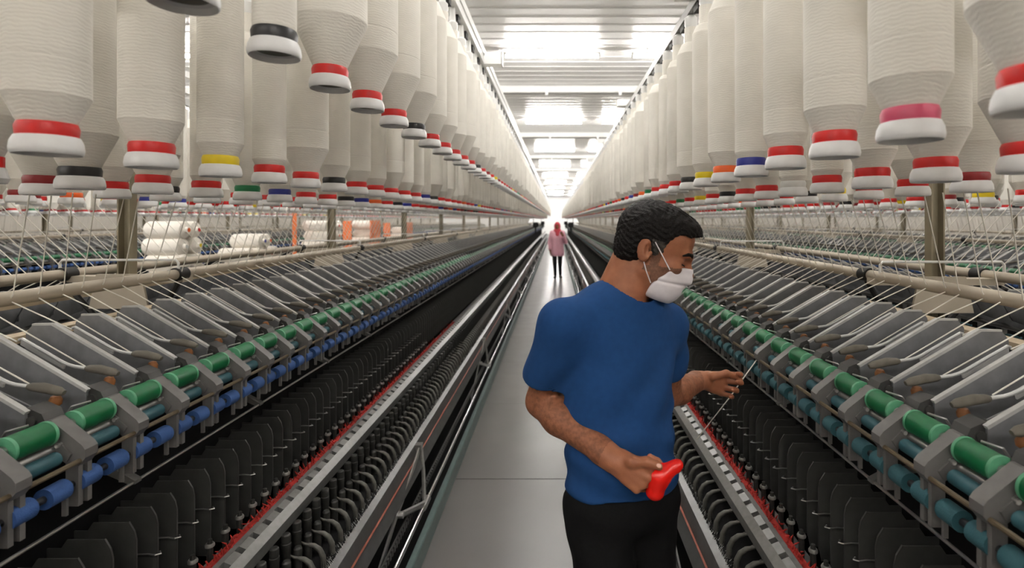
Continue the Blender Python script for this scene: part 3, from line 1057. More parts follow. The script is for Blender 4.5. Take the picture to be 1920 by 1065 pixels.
for ci, (lb, cx, cy, ly, top, nl, orange) in enumerate(cart_spec):
    t = empty('bobbin_cart', (cx, cy, -0.012))
    tag(t, 'steel cart %s' % lb, 'cart', 'roll carts behind the left machine')
    mb = MB()
    mb.box(-0.26, 0.26, -ly / 2 - 0.03, ly / 2 + 0.03, 0.5, 0.54)
    mb.build('deck', M['cartw'], t)
    mb = MB()
    mb.box(-0.012, 0.012, -0.012, 0.012, 0.08, 0.52)
    me_l = mb.mesh('leg', M['cartw'])
    mb = MB()
    mb.cyl((-0.015, 0, 0.05), (0.015, 0, 0.05), 0.05, n=16)
    me_w = mb.mesh('wheel', M['rubber'])
    for sx in (-0.24, 0.24):
        for sy in (-ly / 2, ly / 2):
            lg = put('leg', me_l, t, (sx, sy, 0))
            put('wheel', me_w, lg)
    if orange:
        mb = MB()
        mb.box(-0.26, -0.20 if ci == 2 else -0.1, -ly / 2 - 0.03, -ly / 2 - 0.012, 0.54, top + 0.05)
        mb.build('end_board', M['panelo'], t)
        if ci >= 3:
            mb = MB()
            mb.box(0.245, 0.262, -ly / 2 - 0.03, -ly / 2 + ly * (0.7 if ci == 3 else 0.55), 0.54, top + 0.06)
            mb.build('side_board', M['panelo'], t)
    # rolls lie across the cart, ends toward our machine
    z = 0.54 - 0.012 + 0.086
    layer = 0
    while z < top - 0.02:
        nr = int(ly / 0.172)
        if layer % 2:
            nr -= 0 if ly < 0.5 else 1
        if z > top - 0.25 and ly > 0.5:
            nr = max(2, nr - 1)
        for q in range(nr):
            yy = cy + (q - (nr - 1) / 2) * 0.172
            rt = empty('yarn_roll', (cx + random.uniform(-0.02, 0.03), yy, z))
            rt.rotation_euler = (0, math.pi / 2, 0)
            ck = random.choice(['black', 'blue', 'yellow', 'red', 'white', 'white', 'orange'])
            put('yarn_package', ROLL, rt)
            put('roll_core', CORES[ck], rt)
            pos_ = ['first', 'second', 'third', 'fourth', 'fifth', 'sixth', 'seventh', 'eighth']
            tag(rt, 'white yarn roll with %s core, %s of the %s layer up in the %s cart' % (ck, pos_[q], pos_[layer], ['nearest', 'second', 'third', 'fourth', 'farthest'][ci]), 'yarn roll',
                'white rolls in the %s cart' % ['nearest', 'second', 'third', 'fourth', 'farthest'][ci])
        z += 0.158
        layer += 1

#PEOPLE
# ------------------------------------------------------------------ people: smooth-union distance fields, meshed with surface nets
def smin(a, b, k):
    if k <= 0:
        return np.minimum(a, b)
    h = np.clip(0.5 + 0.5 * (b - a) / k, 0, 1)
    return b * (1 - h) + a * h - k * h * (1 - h)


def V3(p):
    return np.array(tuple(p), dtype=float)


def cap(a, b, r0, r1=None, k=0.02, op='u'):
    a, b = V3(a), V3(b)
    r1 = r0 if r1 is None else r1
    d = b - a
    L = float(d @ d) + 1e-12

    def f(p):
        t = np.clip(((p - a) @ d) / L, 0, 1)
        q = p - a - t[:, None] * d
        return np.sqrt((q * q).sum(1)) - (r0 + (r1 - r0) * t)
    return (op, k, f, (a + b) / 2, math.sqrt(L) / 2 + max(r0, r1))


def ell(c, r, ax=None, k=0.02, op='u'):
    c, r = V3(c), V3(r)
    A = np.eye(3) if ax is None else np.array([V3(q) for q in ax])

    def f(p):
        q = (p - c) @ A.T
        k0 = np.sqrt(((q / r) ** 2).sum(1)) + 1e-9
        k1 = np.sqrt(((q / (r * r)) ** 2).sum(1)) + 1e-9
        return k0 * (k0 - 1) / k1
    return (op, k, f, c, float(max(r)))


def plane(c, n, k=0.004, disp=None):
    """keeps the side opposite to n"""
    c, n = V3(c), V3(n)
    n = n / np.linalg.norm(n)

    def f(p):
        d = (p - c) @ n
        return d if disp is None else d + disp(p)
    return ('i', k, f, None, 1e9)


def evalsdf(prims, p, disp=None):
    d = np.full(len(p), 1.0)
    for op, k, f, c, R in prims:
        q = f(p)
        if op == 'u':
            d = smin(d, q, k)
        elif op == 's':
            d = -smin(-d, q, k)
        else:
            d = -smin(-d, -q, k)
    if disp is not None:
        d = d + disp(p)
    return d


def sdf_mesh(prims, vox, disp=None, B=16, lim=None):
    lo = np.min([c - R for op, k, f, c, R in prims if op == 'u'], axis=0) - 0.02
    hi = np.max([c + R for op, k, f, c, R in prims if op == 'u'], axis=0) + 0.02
    if lim is not None:
        lo = np.maximum(lo, lim[0])
        hi = np.minimum(hi, lim[1])
    nb = np.ceil((hi - lo) / (vox * B)).astype(int)
    half = vox * B / 2
    diag = half * 1.75
    I, J, K = np.meshgrid(*[np.arange(n_) for n_ in nb], indexing='ij')
    cent = lo + (np.stack([I, J, K], -1).reshape(-1, 3) + 0.5) * vox * B
    dc = evalsdf(prims, cent, disp)
    blocks = np.stack([I, J, K], -1).reshape(-1, 3)[np.abs(dc) < diag * 1.6 + 0.012]
    g = np.arange(-1, B + 1)
    gx, gy, gz = np.meshgrid(g, g, g, indexing='ij')
    G = np.stack([gx, gy, gz], -1).reshape(-1, 3)
    N = B + 2
    keysA, posA, quads = [], [], []
    corners = [(a, b, c) for a in (0, 1) for b in (0, 1) for c in (0, 1)]
    edges = [(i, j) for i in range(8) for j in range(i + 1, 8) if sum(abs(corners[i][q] - corners[j][q]) for q in range(3)) == 1]

    def key(c):
        return (c[:, 0] + 8) * (1 << 40) + (c[:, 1] + 8) * (1 << 20) + (c[:, 2] + 8)
    for blk in blocks:
        base = blk * B
        cb = lo + (base + B / 2) * vox
        pl = [pr for pr in prims if pr[0] == 'i' or np.linalg.norm(pr[3] - cb) < pr[4] + diag + 0.05]
        if not any(pr[0] == 'u' for pr in pl):
            continue
        P = lo + (G + base) * vox
        D = evalsdf(pl, P, disp).reshape(N, N, N)
        neg = D < 0
        if neg.all() or not neg.any():
            continue
        n1 = N - 1
        sub = [D[a:a + n1, b:b + n1, c:c + n1] for a, b, c in corners]
        cnt = sum((s_ < 0).astype(int) for s_ in sub)
        act = (cnt > 0) & (cnt < 8)
        ci = np.argwhere(act)
        if len(ci) == 0:
            continue
        vals = np.stack([s_[act] for s_ in sub], 1)
        acc = np.zeros((len(ci), 3))
        num = np.zeros(len(ci))
        for i, j in edges:
            a, b_ = vals[:, i], vals[:, j]
            cr = (a < 0) != (b_ < 0)
            t = np.where(cr, a / np.where(cr, a - b_, 1), 0)
            pi, pj = np.array(corners[i], float), np.array(corners[j], float)
            acc += np.where(cr[:, None], pi + t[:, None] * (pj - pi), 0)
            num += cr
        cell = ci - 1 + base
        posA.append(lo + (cell + acc / num[:, None]) * vox)
        keysA.append(key(cell))
        for axis in range(3):
            o1, o2 = [(1, 2), (2, 0), (0, 1)][axis]
            s0 = [slice(1, B + 1)] * 3
            s1 = [slice(1, B + 1)] * 3
            s1[axis] = slice(2, B + 2)
            A_, B_ = neg[tuple(s0)], neg[tuple(s1)]
            for up in (True, False):
                w = np.argwhere((A_ & ~B_) if up else (~A_ & B_))
                if len(w) == 0:
                    continue
                c00 = w + base
                e1 = np.zeros(3, int)
                e1[o1] = 1
                e2 = np.zeros(3, int)
                e2[o2] = 1
                q = [key(c00 - e1 - e2), key(c00 - e2), key(c00), key(c00 - e1)]
                if not up:
                    q = q[::-1]
                quads.append(np.stack(q, 1))
    kk = np.concatenate(keysA)
    pp = np.concatenate(posA)
    uk, ui = np.unique(kk, return_index=True)
    Vv = pp[ui]
    Q = np.concatenate(quads)
    Fi = np.searchsorted(uk, Q)
    Fi = np.clip(Fi, 0, len(uk) - 1)
    ok = (uk[Fi] == Q).all(1)
    return Vv, Fi[ok]


def np_mesh(name, Vv, Fq, mats, mi=None):
    me = bpy.data.meshes.new(name)
    me.vertices.add(len(Vv))
    me.vertices.foreach_set('co', Vv.astype(np.float32).ravel())
    me.loops.add(Fq.size)
    me.loops.foreach_set('vertex_index', Fq.astype(np.int32).ravel())
    me.polygons.add(len(Fq))
    me.polygons.foreach_set('loop_start', np.arange(0, Fq.size, 4, dtype=np.int32))
    for m_ in mats:
        me.materials.append(m_)
    if mi is not None:
        me.polygons.foreach_set('material_index', mi.astype(np.int32))
    me.update(calc_edges=True)
    me.validate()
    me.shade_smooth()
    return me


def smoothv(Vv, Fq, it=2, lam=0.5):
    for _ in range(it):
        s_ = np.zeros_like(Vv)
        c_ = np.zeros(len(Vv))
        for a, b_ in ((0, 1), (1, 2), (2, 3), (3, 0)):
            np.add.at(s_, Fq[:, a], Vv[Fq[:, b_]])
            np.add.at(c_, Fq[:, a], 1)
            np.add.at(s_, Fq[:, b_], Vv[Fq[:, a]])
            np.add.at(c_, Fq[:, b_], 1)
        Vv = Vv + lam * (s_ / np.maximum(c_, 1)[:, None] - Vv)
    return Vv


def unit(v):
    v = V3(v)
    return v / np.linalg.norm(v)


def hand(w, f, n_, right, curls, thumb, sc=1.0, spread=1.0):
    """palm, four unequal bent fingers and a thumb given by its joints"""
    w, f = V3(w), unit(f)
    n_ = V3(n_) - f * (V3(n_) @ f)
    n_ = unit(n_)
    t = np.cross(f, n_) if right else np.cross(n_, f)
    P = []
    P.append(cap(w - f * 0.03 * sc, w + f * 0.02 * sc, 0.027 * sc, 0.026 * sc, 0.02))
    P.append(ell(w + f * 0.052 * sc, (0.047 * sc, 0.0145 * sc, 0.037 * sc), (f, n_, t), 0.012))
    kn = []
    for off, ln in ((0.030, 0.090), (0.010, 0.094), (-0.011, 0.089), (-0.029, 0.080)):
        k_ = w + f * ln * sc + t * off * sc * spread
        kn.append(k_)
        P.append(cap(w + f * 0.02 * sc + t * off * 0.5 * sc, k_, 0.014 * sc, 0.0112 * sc, 0.008))
    lens = [(0.045, 0.027, 0.021), (0.050, 0.031, 0.022), (0.046, 0.029, 0.021), (0.035, 0.021, 0.018)]
    for i in range(4):
        p = kn[i]
        ang = 0
        rr = (0.0103, 0.0093, 0.0085, 0.0072) if i < 3 else (0.0088, 0.008, 0.0073, 0.0062)
        for s_ in range(3):
            ang += math.radians(curls[i][s_])
            d = f * math.cos(ang) + n_ * math.sin(ang) + t * ((1.5 - i) * 0.05 * spread)
            q = p + unit(d) * lens[i][s_] * sc
            P.append(cap(p, q, rr[s_] * sc, rr[s_ + 1] * sc, 0.004))
            p = q
    th = [w + f * 0.022 * sc + t * 0.018 * sc] + [V3(q) for q in thumb]
    rr = (0.017, 0.0135, 0.0115, 0.0088)
    for i in range(len(th) - 1):
        P.append(cap(th[i], th[i + 1], rr[i] * sc, rr[i + 1] * sc, 0.008))
    return P


def skin_mat():
    m_ = mat('skin', rgb(154, 98, 70), 0.5, noise=0.14, nscale=35, bump=0.15, bscale=350, spec=0.4)
    b_ = m_.node_tree.nodes['Principled BSDF']
    b_.inputs['Subsurface Weight'].default_value = 0.12
    b_.inputs['Subsurface Radius'].default_value = (0.01, 0.004, 0.002)
    b_.inputs['Subsurface Scale'].default_value = 0.6
    return m_


M['skin'] = skin_mat()
M['arm_skin'] = mat('arm_skin_hairy', rgb(134, 85, 61), 0.55, noise=0.3, nscale=90, bump=0.3, bscale=400, spec=0.35)
M['stubble'] = mat('stubble_skin', rgb(112, 78, 61), 0.6, noise=0.25, nscale=160, spec=0.3)
M['nail'] = mat('nail', rgb(206, 160, 140), 0.35)
M['shirt'] = mat('blue_jersey', rgb(27, 62, 108), 0.9, noise=0.06, nscale=60, bump=0.12, bscale=900, spec=0.15)
M['jeans'] = mat('black_denim', rgb(16, 16, 17), 0.85, noise=0.2, nscale=120, bump=0.2, bscale=600, spec=0.15)
M['hair'] = mat('black_hair', rgb(17, 14, 13), 0.55, noise=0.4, nscale=120, bump=0.8, bscale=260, spec=0.15)
M['hairg'] = mat('greying_hair', rgb(62, 58, 54), 0.65, noise=0.4, nscale=150, bump=0.6, bscale=260, spec=0.3)
M['mask'] = mat('white_mask_fabric', rgb(226, 220, 224), 0.85, noise=0.03, nscale=60, bump=0.1, bscale=500, spec=0.2)
M['toolred'] = mat('glossy_red_plastic', rgb(226, 30, 22), 0.22, noise=0.03, spec=0.5)
M['shoe'] = mat('black_shoe', rgb(26, 26, 26), 0.5)

# ---------------- the man in the blue shirt
UP = np.array((0, 0, 1.0))
BL = unit((0.85, 0.526, 0))      # his left
BF = unit((0.526, -0.85, 0))     # chest direction
Rsh, Rel, Rwr = V3(at(1046, 605, 1.40)), V3(at(1016, 752, 1.50)), V3(at(1148, 860, 1.33))
Lsh, Lel, Lwr = V3(at(1258, 604, 1.62)), V3(at(1250, 738, 1.72)), V3(at(1316, 713, 1.88))
HF0 = unit((0.96, -0.26, 0))
pit = math.radians(20)
HFv = HF0 * math.cos(pit) - UP * math.sin(pit)
HU = HF0 * math.sin(pit) + UP * math.cos(pit)
HL = np.cross(HU, HFv)
roll = math.radians(3)
HU, HL = HU * math.cos(roll) + HL * math.sin(roll), HL * math.cos(roll) - HU * math.sin(roll)
HS = 0.985
ear = V3(at(1213, 472, 1.435))
HC = ear - HS * (-0.008 * HFv - 0.080 * HL - 0.005 * HU)
HAX = (HFv, HL, HU)


def H(x, y, z):
    return HC + HS * (x * HFv + y * HL + z * HU)


def hl(c, r, k=0.02, op='u', ax=None):
    return ell(H(*c), tuple(q * HS for q in r), HAX if ax is None else ax, k, op)


def hc(a, b, r0, r1, k=0.015, op='u'):
    return cap(H(*a), H(*b), r0 * HS, r1 * HS, k, op)


Nb = np.array((0.175, 1.52, 1.405))
head = [
    hl((-0.012, 0, 0.045), (0.098, 0.076, 0.083)),
    hl((0.040, 0, 0.052), (0.062, 0.064, 0.062), 0.03),
    hl((0.038, 0, -0.032), (0.062, 0.060, 0.082), 0.03),
    hc((0.005, 0.054, -0.055), (0.070, 0.016, -0.100), 0.017, 0.018, 0.02),
    hc((0.005, -0.054, -0.055), (0.070, -0.016, -0.100), 0.017, 0.018, 0.02),
    hl((0.080, 0, -0.102), (0.022, 0.024, 0.020), 0.02),
    hc((0.093, 0.034, 0.020), (0.099, 0.0, 0.018), 0.010, 0.011, 0.016),
    hc((0.093, -0.034, 0.020), (0.099, 0.0, 0.018), 0.010, 0.011, 0.016),
    hl((0.070, 0.046, -0.022), (0.025, 0.018, 0.018), 0.02),
    hl((0.070, -0.046, -0.022), (0.025, 0.018, 0.018), 0.02),
    hc((0.098, 0, 0.012), (0.121, 0, -0.030), 0.0085, 0.0125, 0.010),
    hl((0.112, 0.012, -0.035), (0.012, 0.008, 0.008), 0.006),
    hl((0.112, -0.012, -0.035), (0.012, 0.008, 0.008), 0.006),
    hl((0.101, 0.034, 0.000), (0.013, 0.017, 0.010), 0.010, 's'),
    hl((0.101, -0.034, 0.000), (0.013, 0.017, 0.010), 0.010, 's'),
    hl((0.080, 0.034, -0.001), (0.0145, 0.0145, 0.0135), 0.004),
    hl((0.080, -0.034, -0.001), (0.0145, 0.0145, 0.0135), 0.004),
    hc((0.104, 0.016, -0.066), (0.104, -0.016, -0.066), 0.007, 0.007, 0.008),
]
for sy in (1, -1):
    e_f = unit(HFv * 0.95 + HL * sy * 0.30 + HU * (0.12))
    e_n = unit(HL * sy - e_f * (HL * sy @ e_f))
    e_u = np.cross(e_n, e_f)
    e_u = e_u if e_u @ HU > 0 else -e_u
    head += [ell(H(-0.012, sy * 0.079, -0.004), (0.017 * HS, 0.007 * HS, 0.031 * HS), (e_f, e_n, e_u), 0.006),
             ell(H(-0.016, sy * 0.080, -0.001) - e_f * 0.003, (0.0195 * HS, 0.0045 * HS, 0.034 * HS), (e_f, e_n, e_u), 0.004),
             ell(H(-0.006, sy * 0.0860, 0.002), (0.0105 * HS, 0.0085 * HS, 0.019 * HS), (e_f, e_n, e_u), 0.004, 's'),
             ell(H(0.003, sy * 0.078, -0.006), (0.005 * HS, 0.006 * HS, 0.007 * HS), (e_f, e_n, e_u), 0.003)]
skull0 = H(-0.035, 0, -0.055)
neck = [cap(Nb + BF * 0.005, H(-0.018, 0, -0.045), 0.062, 0.056, 0.03),
        cap(Nb - BF * 0.03 + UP * 0.02, H(-0.055, 0, -0.01), 0.055, 0.045, 0.03),
        cap(Nb, Rsh + BL * 0.06, 0.05, 0.04, 0.04),
        cap(Nb, Lsh - BL * 0.06, 0.05, 0.04, 0.04)]
Cc = np.array((0.178, 1.508, 1.26))
Pc = np.array((0.184, 1.475, 0.92))
TAX = (BL, BF, UP)
torso = [ell(Cc, (0.155, 0.10, 0.19), TAX, 0.04), ell((Cc + Pc) / 2, (0.14, 0.095, 0.2), TAX, 0.04), ell(Pc, (0.145, 0.10, 0.12), TAX, 0.04)]
fm_r = Rel + (Rwr - Rel) * 0.28
fm_l = Lel + (Lwr - Lel) * 0.30
arms = [cap(Rsh, Rel, 0.050, 0.042, 0.03),
        cap(Rel, fm_r, 0.042, 0.049, 0.02), cap(fm_r, Rwr, 0.049, 0.029, 0.02),
        cap(Lsh, Lel, 0.050, 0.042, 0.03), cap(Lel, fm_l, 0.042, 0.047, 0.02), cap(fm_l, Lwr, 0.047, 0.028, 0.02)]
RF = V3(at(1206, 898, 1.285)) - Rwr
rhand = hand(Rwr, RF, (0.12, 1.0, -0.05), True, [(62, 80, 50), (68, 82, 50), (72, 82, 50), (76, 80, 50)],
             [at(1186, 866, 1.292), at(1214, 866, 1.277), at(1236, 875, 1.27)], 1.02)
LFv = np.array((0.90, 0.22, -0.20))
lhand = hand(Lwr, LFv, (-0.1, -1.0, 0.25), False, [(42, 66, 46), (50, 66, 46), (58, 62, 40), (58, 50, 34)],
             [at(1336, 706, 1.862), at(1362, 700, 1.862), at(1388, 711, 1.875)], 1.0, 1.15)
Rhip, Lhip = Pc - BL * 0.085 - UP * 0.04, Pc + BL * 0.085 - UP * 0.04
Rkn, Lkn = np.array((0.155, 1.37, 0.49)), np.array((0.268, 1.55, 0.49))
Ran, Lan = np.array((0.165, 1.40, 0.10)), np.array((0.275, 1.60, 0.10))
legs = [cap(Rhip, Rkn, 0.07, 0.05, 0.03), cap(Rkn, Ran, 0.05, 0.036, 0.02), cap(Lhip, Lkn, 0.07, 0.05, 0.03), cap(Lkn, Lan, 0.05, 0.036, 0.02)]
for an in (Ran, Lan):
    legs.append(cap(an - UP * 0.04, an + BF * 0.12 - UP * 0.065, 0.035, 0.025, 0.02))
body = torso + neck + head + arms + rhand + lhand + legs
Vb, Fb = sdf_mesh(body, 0.0030)
Vb = smoothv(Vb, Fb, 1)
fc = Vb[Fb].mean(1)
q = (fc - HC) @ np.array(HAX).T / HS
stub = (q[:, 2] < -0.028 - 0.25 * (0.05 - q[:, 0])) & (q[:, 2] > -0.15) & (q[:, 0] > -0.005) & (np.linalg.norm(fc - HC, axis=1) < 0.19)
stub |= (q[:, 2] < 0.01) & (q[:, 2] > -0.06) & (q[:, 0] > 0.008) & (q[:, 0] < 0.032) & (np.abs(q[:, 1]) > 0.045) & (np.abs(q[:, 1]) < 0.085)
stub &= ~((q[:, 2] < -0.055) & (q[:, 0] < 0.018 + 0.35 * (-0.055 - q[:, 2])))
onarm = (fc[:, 2] < 1.33) & (fc[:, 2] > 0.9)
dw = np.minimum(np.linalg.norm(fc - Rwr, axis=1), np.linalg.norm(fc - Lwr, axis=1))
beyond = (((fc - Rwr) @ unit(RF)) > -0.02) & (np.linalg.norm(fc - Rwr, axis=1) < 0.2) | (((fc - Lwr) @ unit(LFv)) > -0.02) & (np.linalg.norm(fc - Lwr, axis=1) < 0.2)
mi = np.zeros(len(Fb), int)
mi[onarm & ~beyond] = 2
mi[stub] = 1
person = put('person', np_mesh('person', Vb, Fb, [M['skin'], M['stubble'], M['arm_skin']], mi))
tag(person, 'person in a blue T-shirt and white face mask looking down at the right machine', 'person')


def sst(x, a, b_):
    t = np.clip((x - a) / (b_ - a), 0, 1)
    return t * t * (3 - 2 * t)


def shirt_disp(p):
    a = (p - Pc) @ BL
    z = p[:, 2]
    b_ = (p - Pc) @ BF
    lowm = sst(z, 1.22, 1.02)
    f1 = np.sin(62 * (z + 0.55 * a) + 2.6 * np.sin(11 * a + 3 * z)) * 0.0050 * lowm
    f2 = np.sin(48 * (z - 0.75 * a) + 2.0 * np.sin(8 * z)) * 0.0048 * sst(z, 1.02, 1.14) * sst(z, 1.36, 1.22)
    f3 = np.sin(34 * a + 9 * z) * 0.0022
    return f1 + f2 + f3


rh = Rsh + (Rel - Rsh) * 0.66
lh = Lsh + (Lel - Lsh) * 0.60
shirt = [ell(Cc + UP * 0.015, (0.176, 0.122, 0.205), TAX, 0.05), ell((Cc + Pc) / 2, (0.160, 0.118, 0.22), TAX, 0.06), ell(Pc + UP * 0.02, (0.165, 0.124, 0.16), TAX, 0.06),
         cap(Nb - UP * 0.016, Rsh + BL * 0.03 - UP * 0.004, 0.088, 0.060, 0.06), cap(Nb - UP * 0.022, Lsh - BL * 0.03 - UP * 0.004, 0.085, 0.060, 0.06),
         cap(Rsh + BL * 0.016 - UP * 0.008, rh, 0.060, 0.064, 0.05), cap(Lsh - BL * 0.016 - UP * 0.008, lh, 0.060, 0.063, 0.05),
         cap(Nb + BF * 0.016 + UP * 0.020, H(-0.015, 0, -0.05) + UP * 0.01, 0.072, 0.082, 0.004, 's'),
         cap(rh - (Rel - Rsh) * 0.04, rh + (Rel - Rsh) * 0.10, 0.055, 0.055, 0.003, 's'), cap(lh - (Lel - Lsh) * 0.04, lh + (Lel - Lsh) * 0.1, 0.055, 0.055, 0.003, 's'),
         plane((0, 0, 0.938), (0, 0, -1), 0.004, lambda p: 0.006 * np.sin(18 * p[:, 0] + 9 * p[:, 1]))]


def slv(c, d):
    """cuts one sleeve only: beyond the hem plane and near the arm"""
    c, d = V3(c), unit(d)

    def f(p):
        s_ = -((p - c) @ d)
        r_ = np.linalg.norm(p - c - d * 0.03, axis=1) - 0.082
        return np.maximum(s_, r_)
    return ('s', 0.003, f, V3(c), 0.14)


shirt += [slv(rh + (Rel - Rsh) * 0.03, Rel - Rsh), slv(lh + (Lel - Lsh) * 0.03, Lel - Lsh)]
Vs, Fs = sdf_mesh(shirt, 0.0042, shirt_disp)
put('shirt', np_mesh('shirt', Vs, Fs, [M['shirt']]), person)
jeans = [ell(Pc - UP * 0.01, (0.158, 0.116, 0.11), TAX, 0.04), cap(Rhip, Rkn, 0.092, 0.066, 0.04), cap(Rkn, Ran - UP * 0.02, 0.066, 0.052, 0.02),
         cap(Lhip, Lkn, 0.092, 0.066, 0.04), cap(Lkn, Lan - UP * 0.02, 0.066, 0.052, 0.02), plane((0, 0, 0.985), (0, 0, 1)), plane((0, 0, 0.035), (0, 0, -1))]


def jd(p):
    return 0.003 * np.sin(50 * p[:, 2] + 25 * p[:, 0]) * np.sin(20 * p[:, 1] + 14 * p[:, 2])


Vj, Fj = sdf_mesh(jeans, 0.006, jd)
put('trousers', np_mesh('trousers', Vj, Fj, [M['jeans']]), person)
for an in (Ran, Lan):
    sh = [cap(an - UP * 0.055, an + BF * 0.13 - UP * 0.065, 0.044, 0.036, 0.02), cap(an, an - UP * 0.05, 0.048, 0.046, 0.02), plane((0, 0, 0.0), (0, 0, -1))]
    Vh, Fh = sdf_mesh(sh, 0.006)
    put('shoe', np_mesh('shoe', Vh, Fh, [M['shoe']]), person)

hair = [hl((-0.013, 0, 0.050), (0.109, 0.084, 0.094), 0.02), hl((0.045, 0, 0.072), (0.072, 0.064, 0.056), 0.03), hl((0.070, 0.0, 0.088), (0.036, 0.045, 0.026), 0.02),
        hl((-0.052, 0, -0.01), (0.060, 0.070, 0.062), 0.02),
        hl((0.118, 0, -0.004), (0.078, 0.13, 0.088), 0.006, 's'),
        hl((0.078, -0.06, 0.02), (0.042, 0.05, 0.052), 0.008, 's'), hl((0.078, 0.06, 0.02), (0.042, 0.05, 0.052), 0.008, 's'),
        plane(H(0.02, 0, -0.018), -HU * 0.90 + HFv * 0.40),
        hl((-0.014, -0.084, -0.008), (0.024, 0.022, 0.036), 0.004, 's'), hl((-0.014, 0.084, -0.008), (0.024, 0.022, 0.036), 0.004, 's')]


def hd(p):
    return 0.0011 * np.sin(310 * p[:, 0] + 160 * p[:, 2] + 4 * np.sin(90 * p[:, 1] + 60 * p[:, 2])) + 0.0011 * np.sin(420 * p[:, 2] - 250 * p[:, 1] + 5 * np.sin(70 * p[:, 0]))


Vh, Fh = sdf_mesh(hair, 0.0028, hd)
fc = Vh[Fh].mean(1)
q = (fc - HC) @ np.array(HAX).T / HS
gm = ((q[:, 0] > -0.005) & (q[:, 2] < 0.035) & (np.abs(q[:, 1]) > 0.05)).astype(int)
put('hair', np_mesh('hair', Vh, Fh, [M['hair'], M['hairg']], gm), person)
for sy in (1, -1):
    mb = MB()
    mb.pipe([tuple(H(0.110, sy * 0.012, 0.021)), tuple(H(0.107, sy * 0.026, 0.027)), tuple(H(0.098, sy * 0.042, 0.026)), tuple(H(0.085, sy * 0.054, 0.018))], [0.003, 0.0052, 0.005, 0.002], 8)
    mb.build('eyebrow', M['hair'], person, smooth=60)
    mb = MB()
    mb.pipe([tuple(H(0.094, sy * 0.022, -0.006)), tuple(H(0.0975, sy * 0.034, -0.0075)), tuple(H(0.091, sy * 0.046, -0.005))], [0.001, 0.0022, 0.001], 6)
    mb.build('eyelashes', M['hair'], person, smooth=60)

# face mask: an offset of a simplified lower face, trimmed to the mask's outline, with a pleat
mk = [hl((0.045, 0, -0.045), (0.064, 0.069, 0.082), 0.03), hl((0.078, 0, -0.088), (0.030, 0.036, 0.034), 0.04), hc((0.104, 0, -0.010), (0.113, 0, -0.036), 0.014, 0.018, 0.04),
      hl((0.045, 0, -0.088), (0.046, 0.060, 0.036), 0.03),
      plane(H(0.110, 0, -0.012), HU * 0.985 - HFv * 0.17), plane(H(0.030, 0, -0.08), -HFv * 0.93 + HU * 0.10, 0.006),
      plane(H(0.058, 0, -0.045), unit(-HFv * 0.80 + HU * 0.55), 0.006), plane(H(0.07, 0, -0.124), -HU)]


def md(p):
    qq = (p - HC) @ np.array(HAX).T / HS
    w_ = qq[:, 2] + 0.065 - 0.12 * (qq[:, 0] - 0.08)
    return 0.0030 * np.exp(-(w_ / 0.004) ** 2) - 0.0012 * np.exp(-((w_ - 0.010) / 0.006) ** 2) + 0.0008 * np.sin(qq[:, 2] * 150 + qq[:, 1] * 60)


Vm, Fm = sdf_mesh(mk, 0.0026, md)
mask = put('face_mask', np_mesh('face_mask', Vm, Fm, [M['mask']]), person)
for sy in (1, -1):
    mb = MB()
    mb.pipe([tuple(H(0.066, sy * 0.066, -0.030)), tuple(H(0.03, sy * 0.078, 0.004)), tuple(H(0.004, sy * 0.083, 0.028))], 0.0016, 6)
    mb.pipe([tuple(H(0.030, sy * 0.066, -0.082)), tuple(H(0.008, sy * 0.076, -0.055)), tuple(H(-0.006, sy * 0.082, -0.034))], 0.0016, 6)
    mb.build('ear_loop', M['mask'], mask, smooth=60)

# thumbnails
for tip, nd in ((V3(at(1235, 873.5, 1.27)), np.array((0.25, -1.0, 0.35))),):
    d_ = unit(V3(at(1236, 875, 1.27)) - V3(at(1214, 866, 1.277)))
    n2 = unit(nd - d_ * (nd @ d_))
    Vn, Fn = sdf_mesh([ell(tip + n2 * 0.0085, (0.0068, 0.0052, 0.0016), (d_, np.cross(n2, d_), n2), 0.001)], 0.0009)
    put('thumbnail', np_mesh('thumbnail', Vn, Fn, [M['nail']]), person)

# the red tool in his right hand
yt = 1.292
tl = [cap(at(1192, 884, yt + 0.03), at(1232, 893, yt), 0.013, 0.017, 0.012), cap(at(1234, 892, yt), at(1267, 874, yt), 0.0215, 0.015, 0.02), cap(at(1267, 874, yt), at(1273, 870, yt), 0.0125, 0.009, 0.01),
      cap(at(1236, 894, yt), at(1228, 922, yt), 0.023, 0.0195, 0.02), ell(at(1228, 924, yt), (0.02, 0.018, 0.012), None, 0.01)]
Vt, Ft = sdf_mesh(tl, 0.0025)
t = put('hand_tool', np_mesh('hand_tool', Vt, Ft, [M['toolred']]))
tag(t, 'glossy red plastic pistol-shaped tool in the man\'s right hand', 'tool')
# the thread he draws from the rollers
mb = MB()
mb.pipe([tuple(at(1420, 673, 2.04)), tuple(at(1396, 706, 1.99)), tuple(at(1366, 748, 1.985)), tuple(at(1307, 823, 2.40))], 0.0020, 6)
t = mb.build('yarn_thread', M['strand'])
tag(t, 'thin strand of yarn drawn out between the man\'s left fingers', 'yarn')

# ---------------- the woman far down the aisle
M['pinkcoat'] = mat('pink_work_coat', rgb(250, 190, 206), 0.85, noise=0.06, nscale=30, spec=0.2)
M['scarf'] = mat('rose_headscarf', rgb(214, 84, 96), 0.8, noise=0.12, nscale=40, spec=0.2)
M['leggings'] = mat('dark_leggings', rgb(34, 34, 40), 0.8)
wx, wy = 0.03, 15.1


def W(x, y, z):
    return (wx + x, wy + y, z)


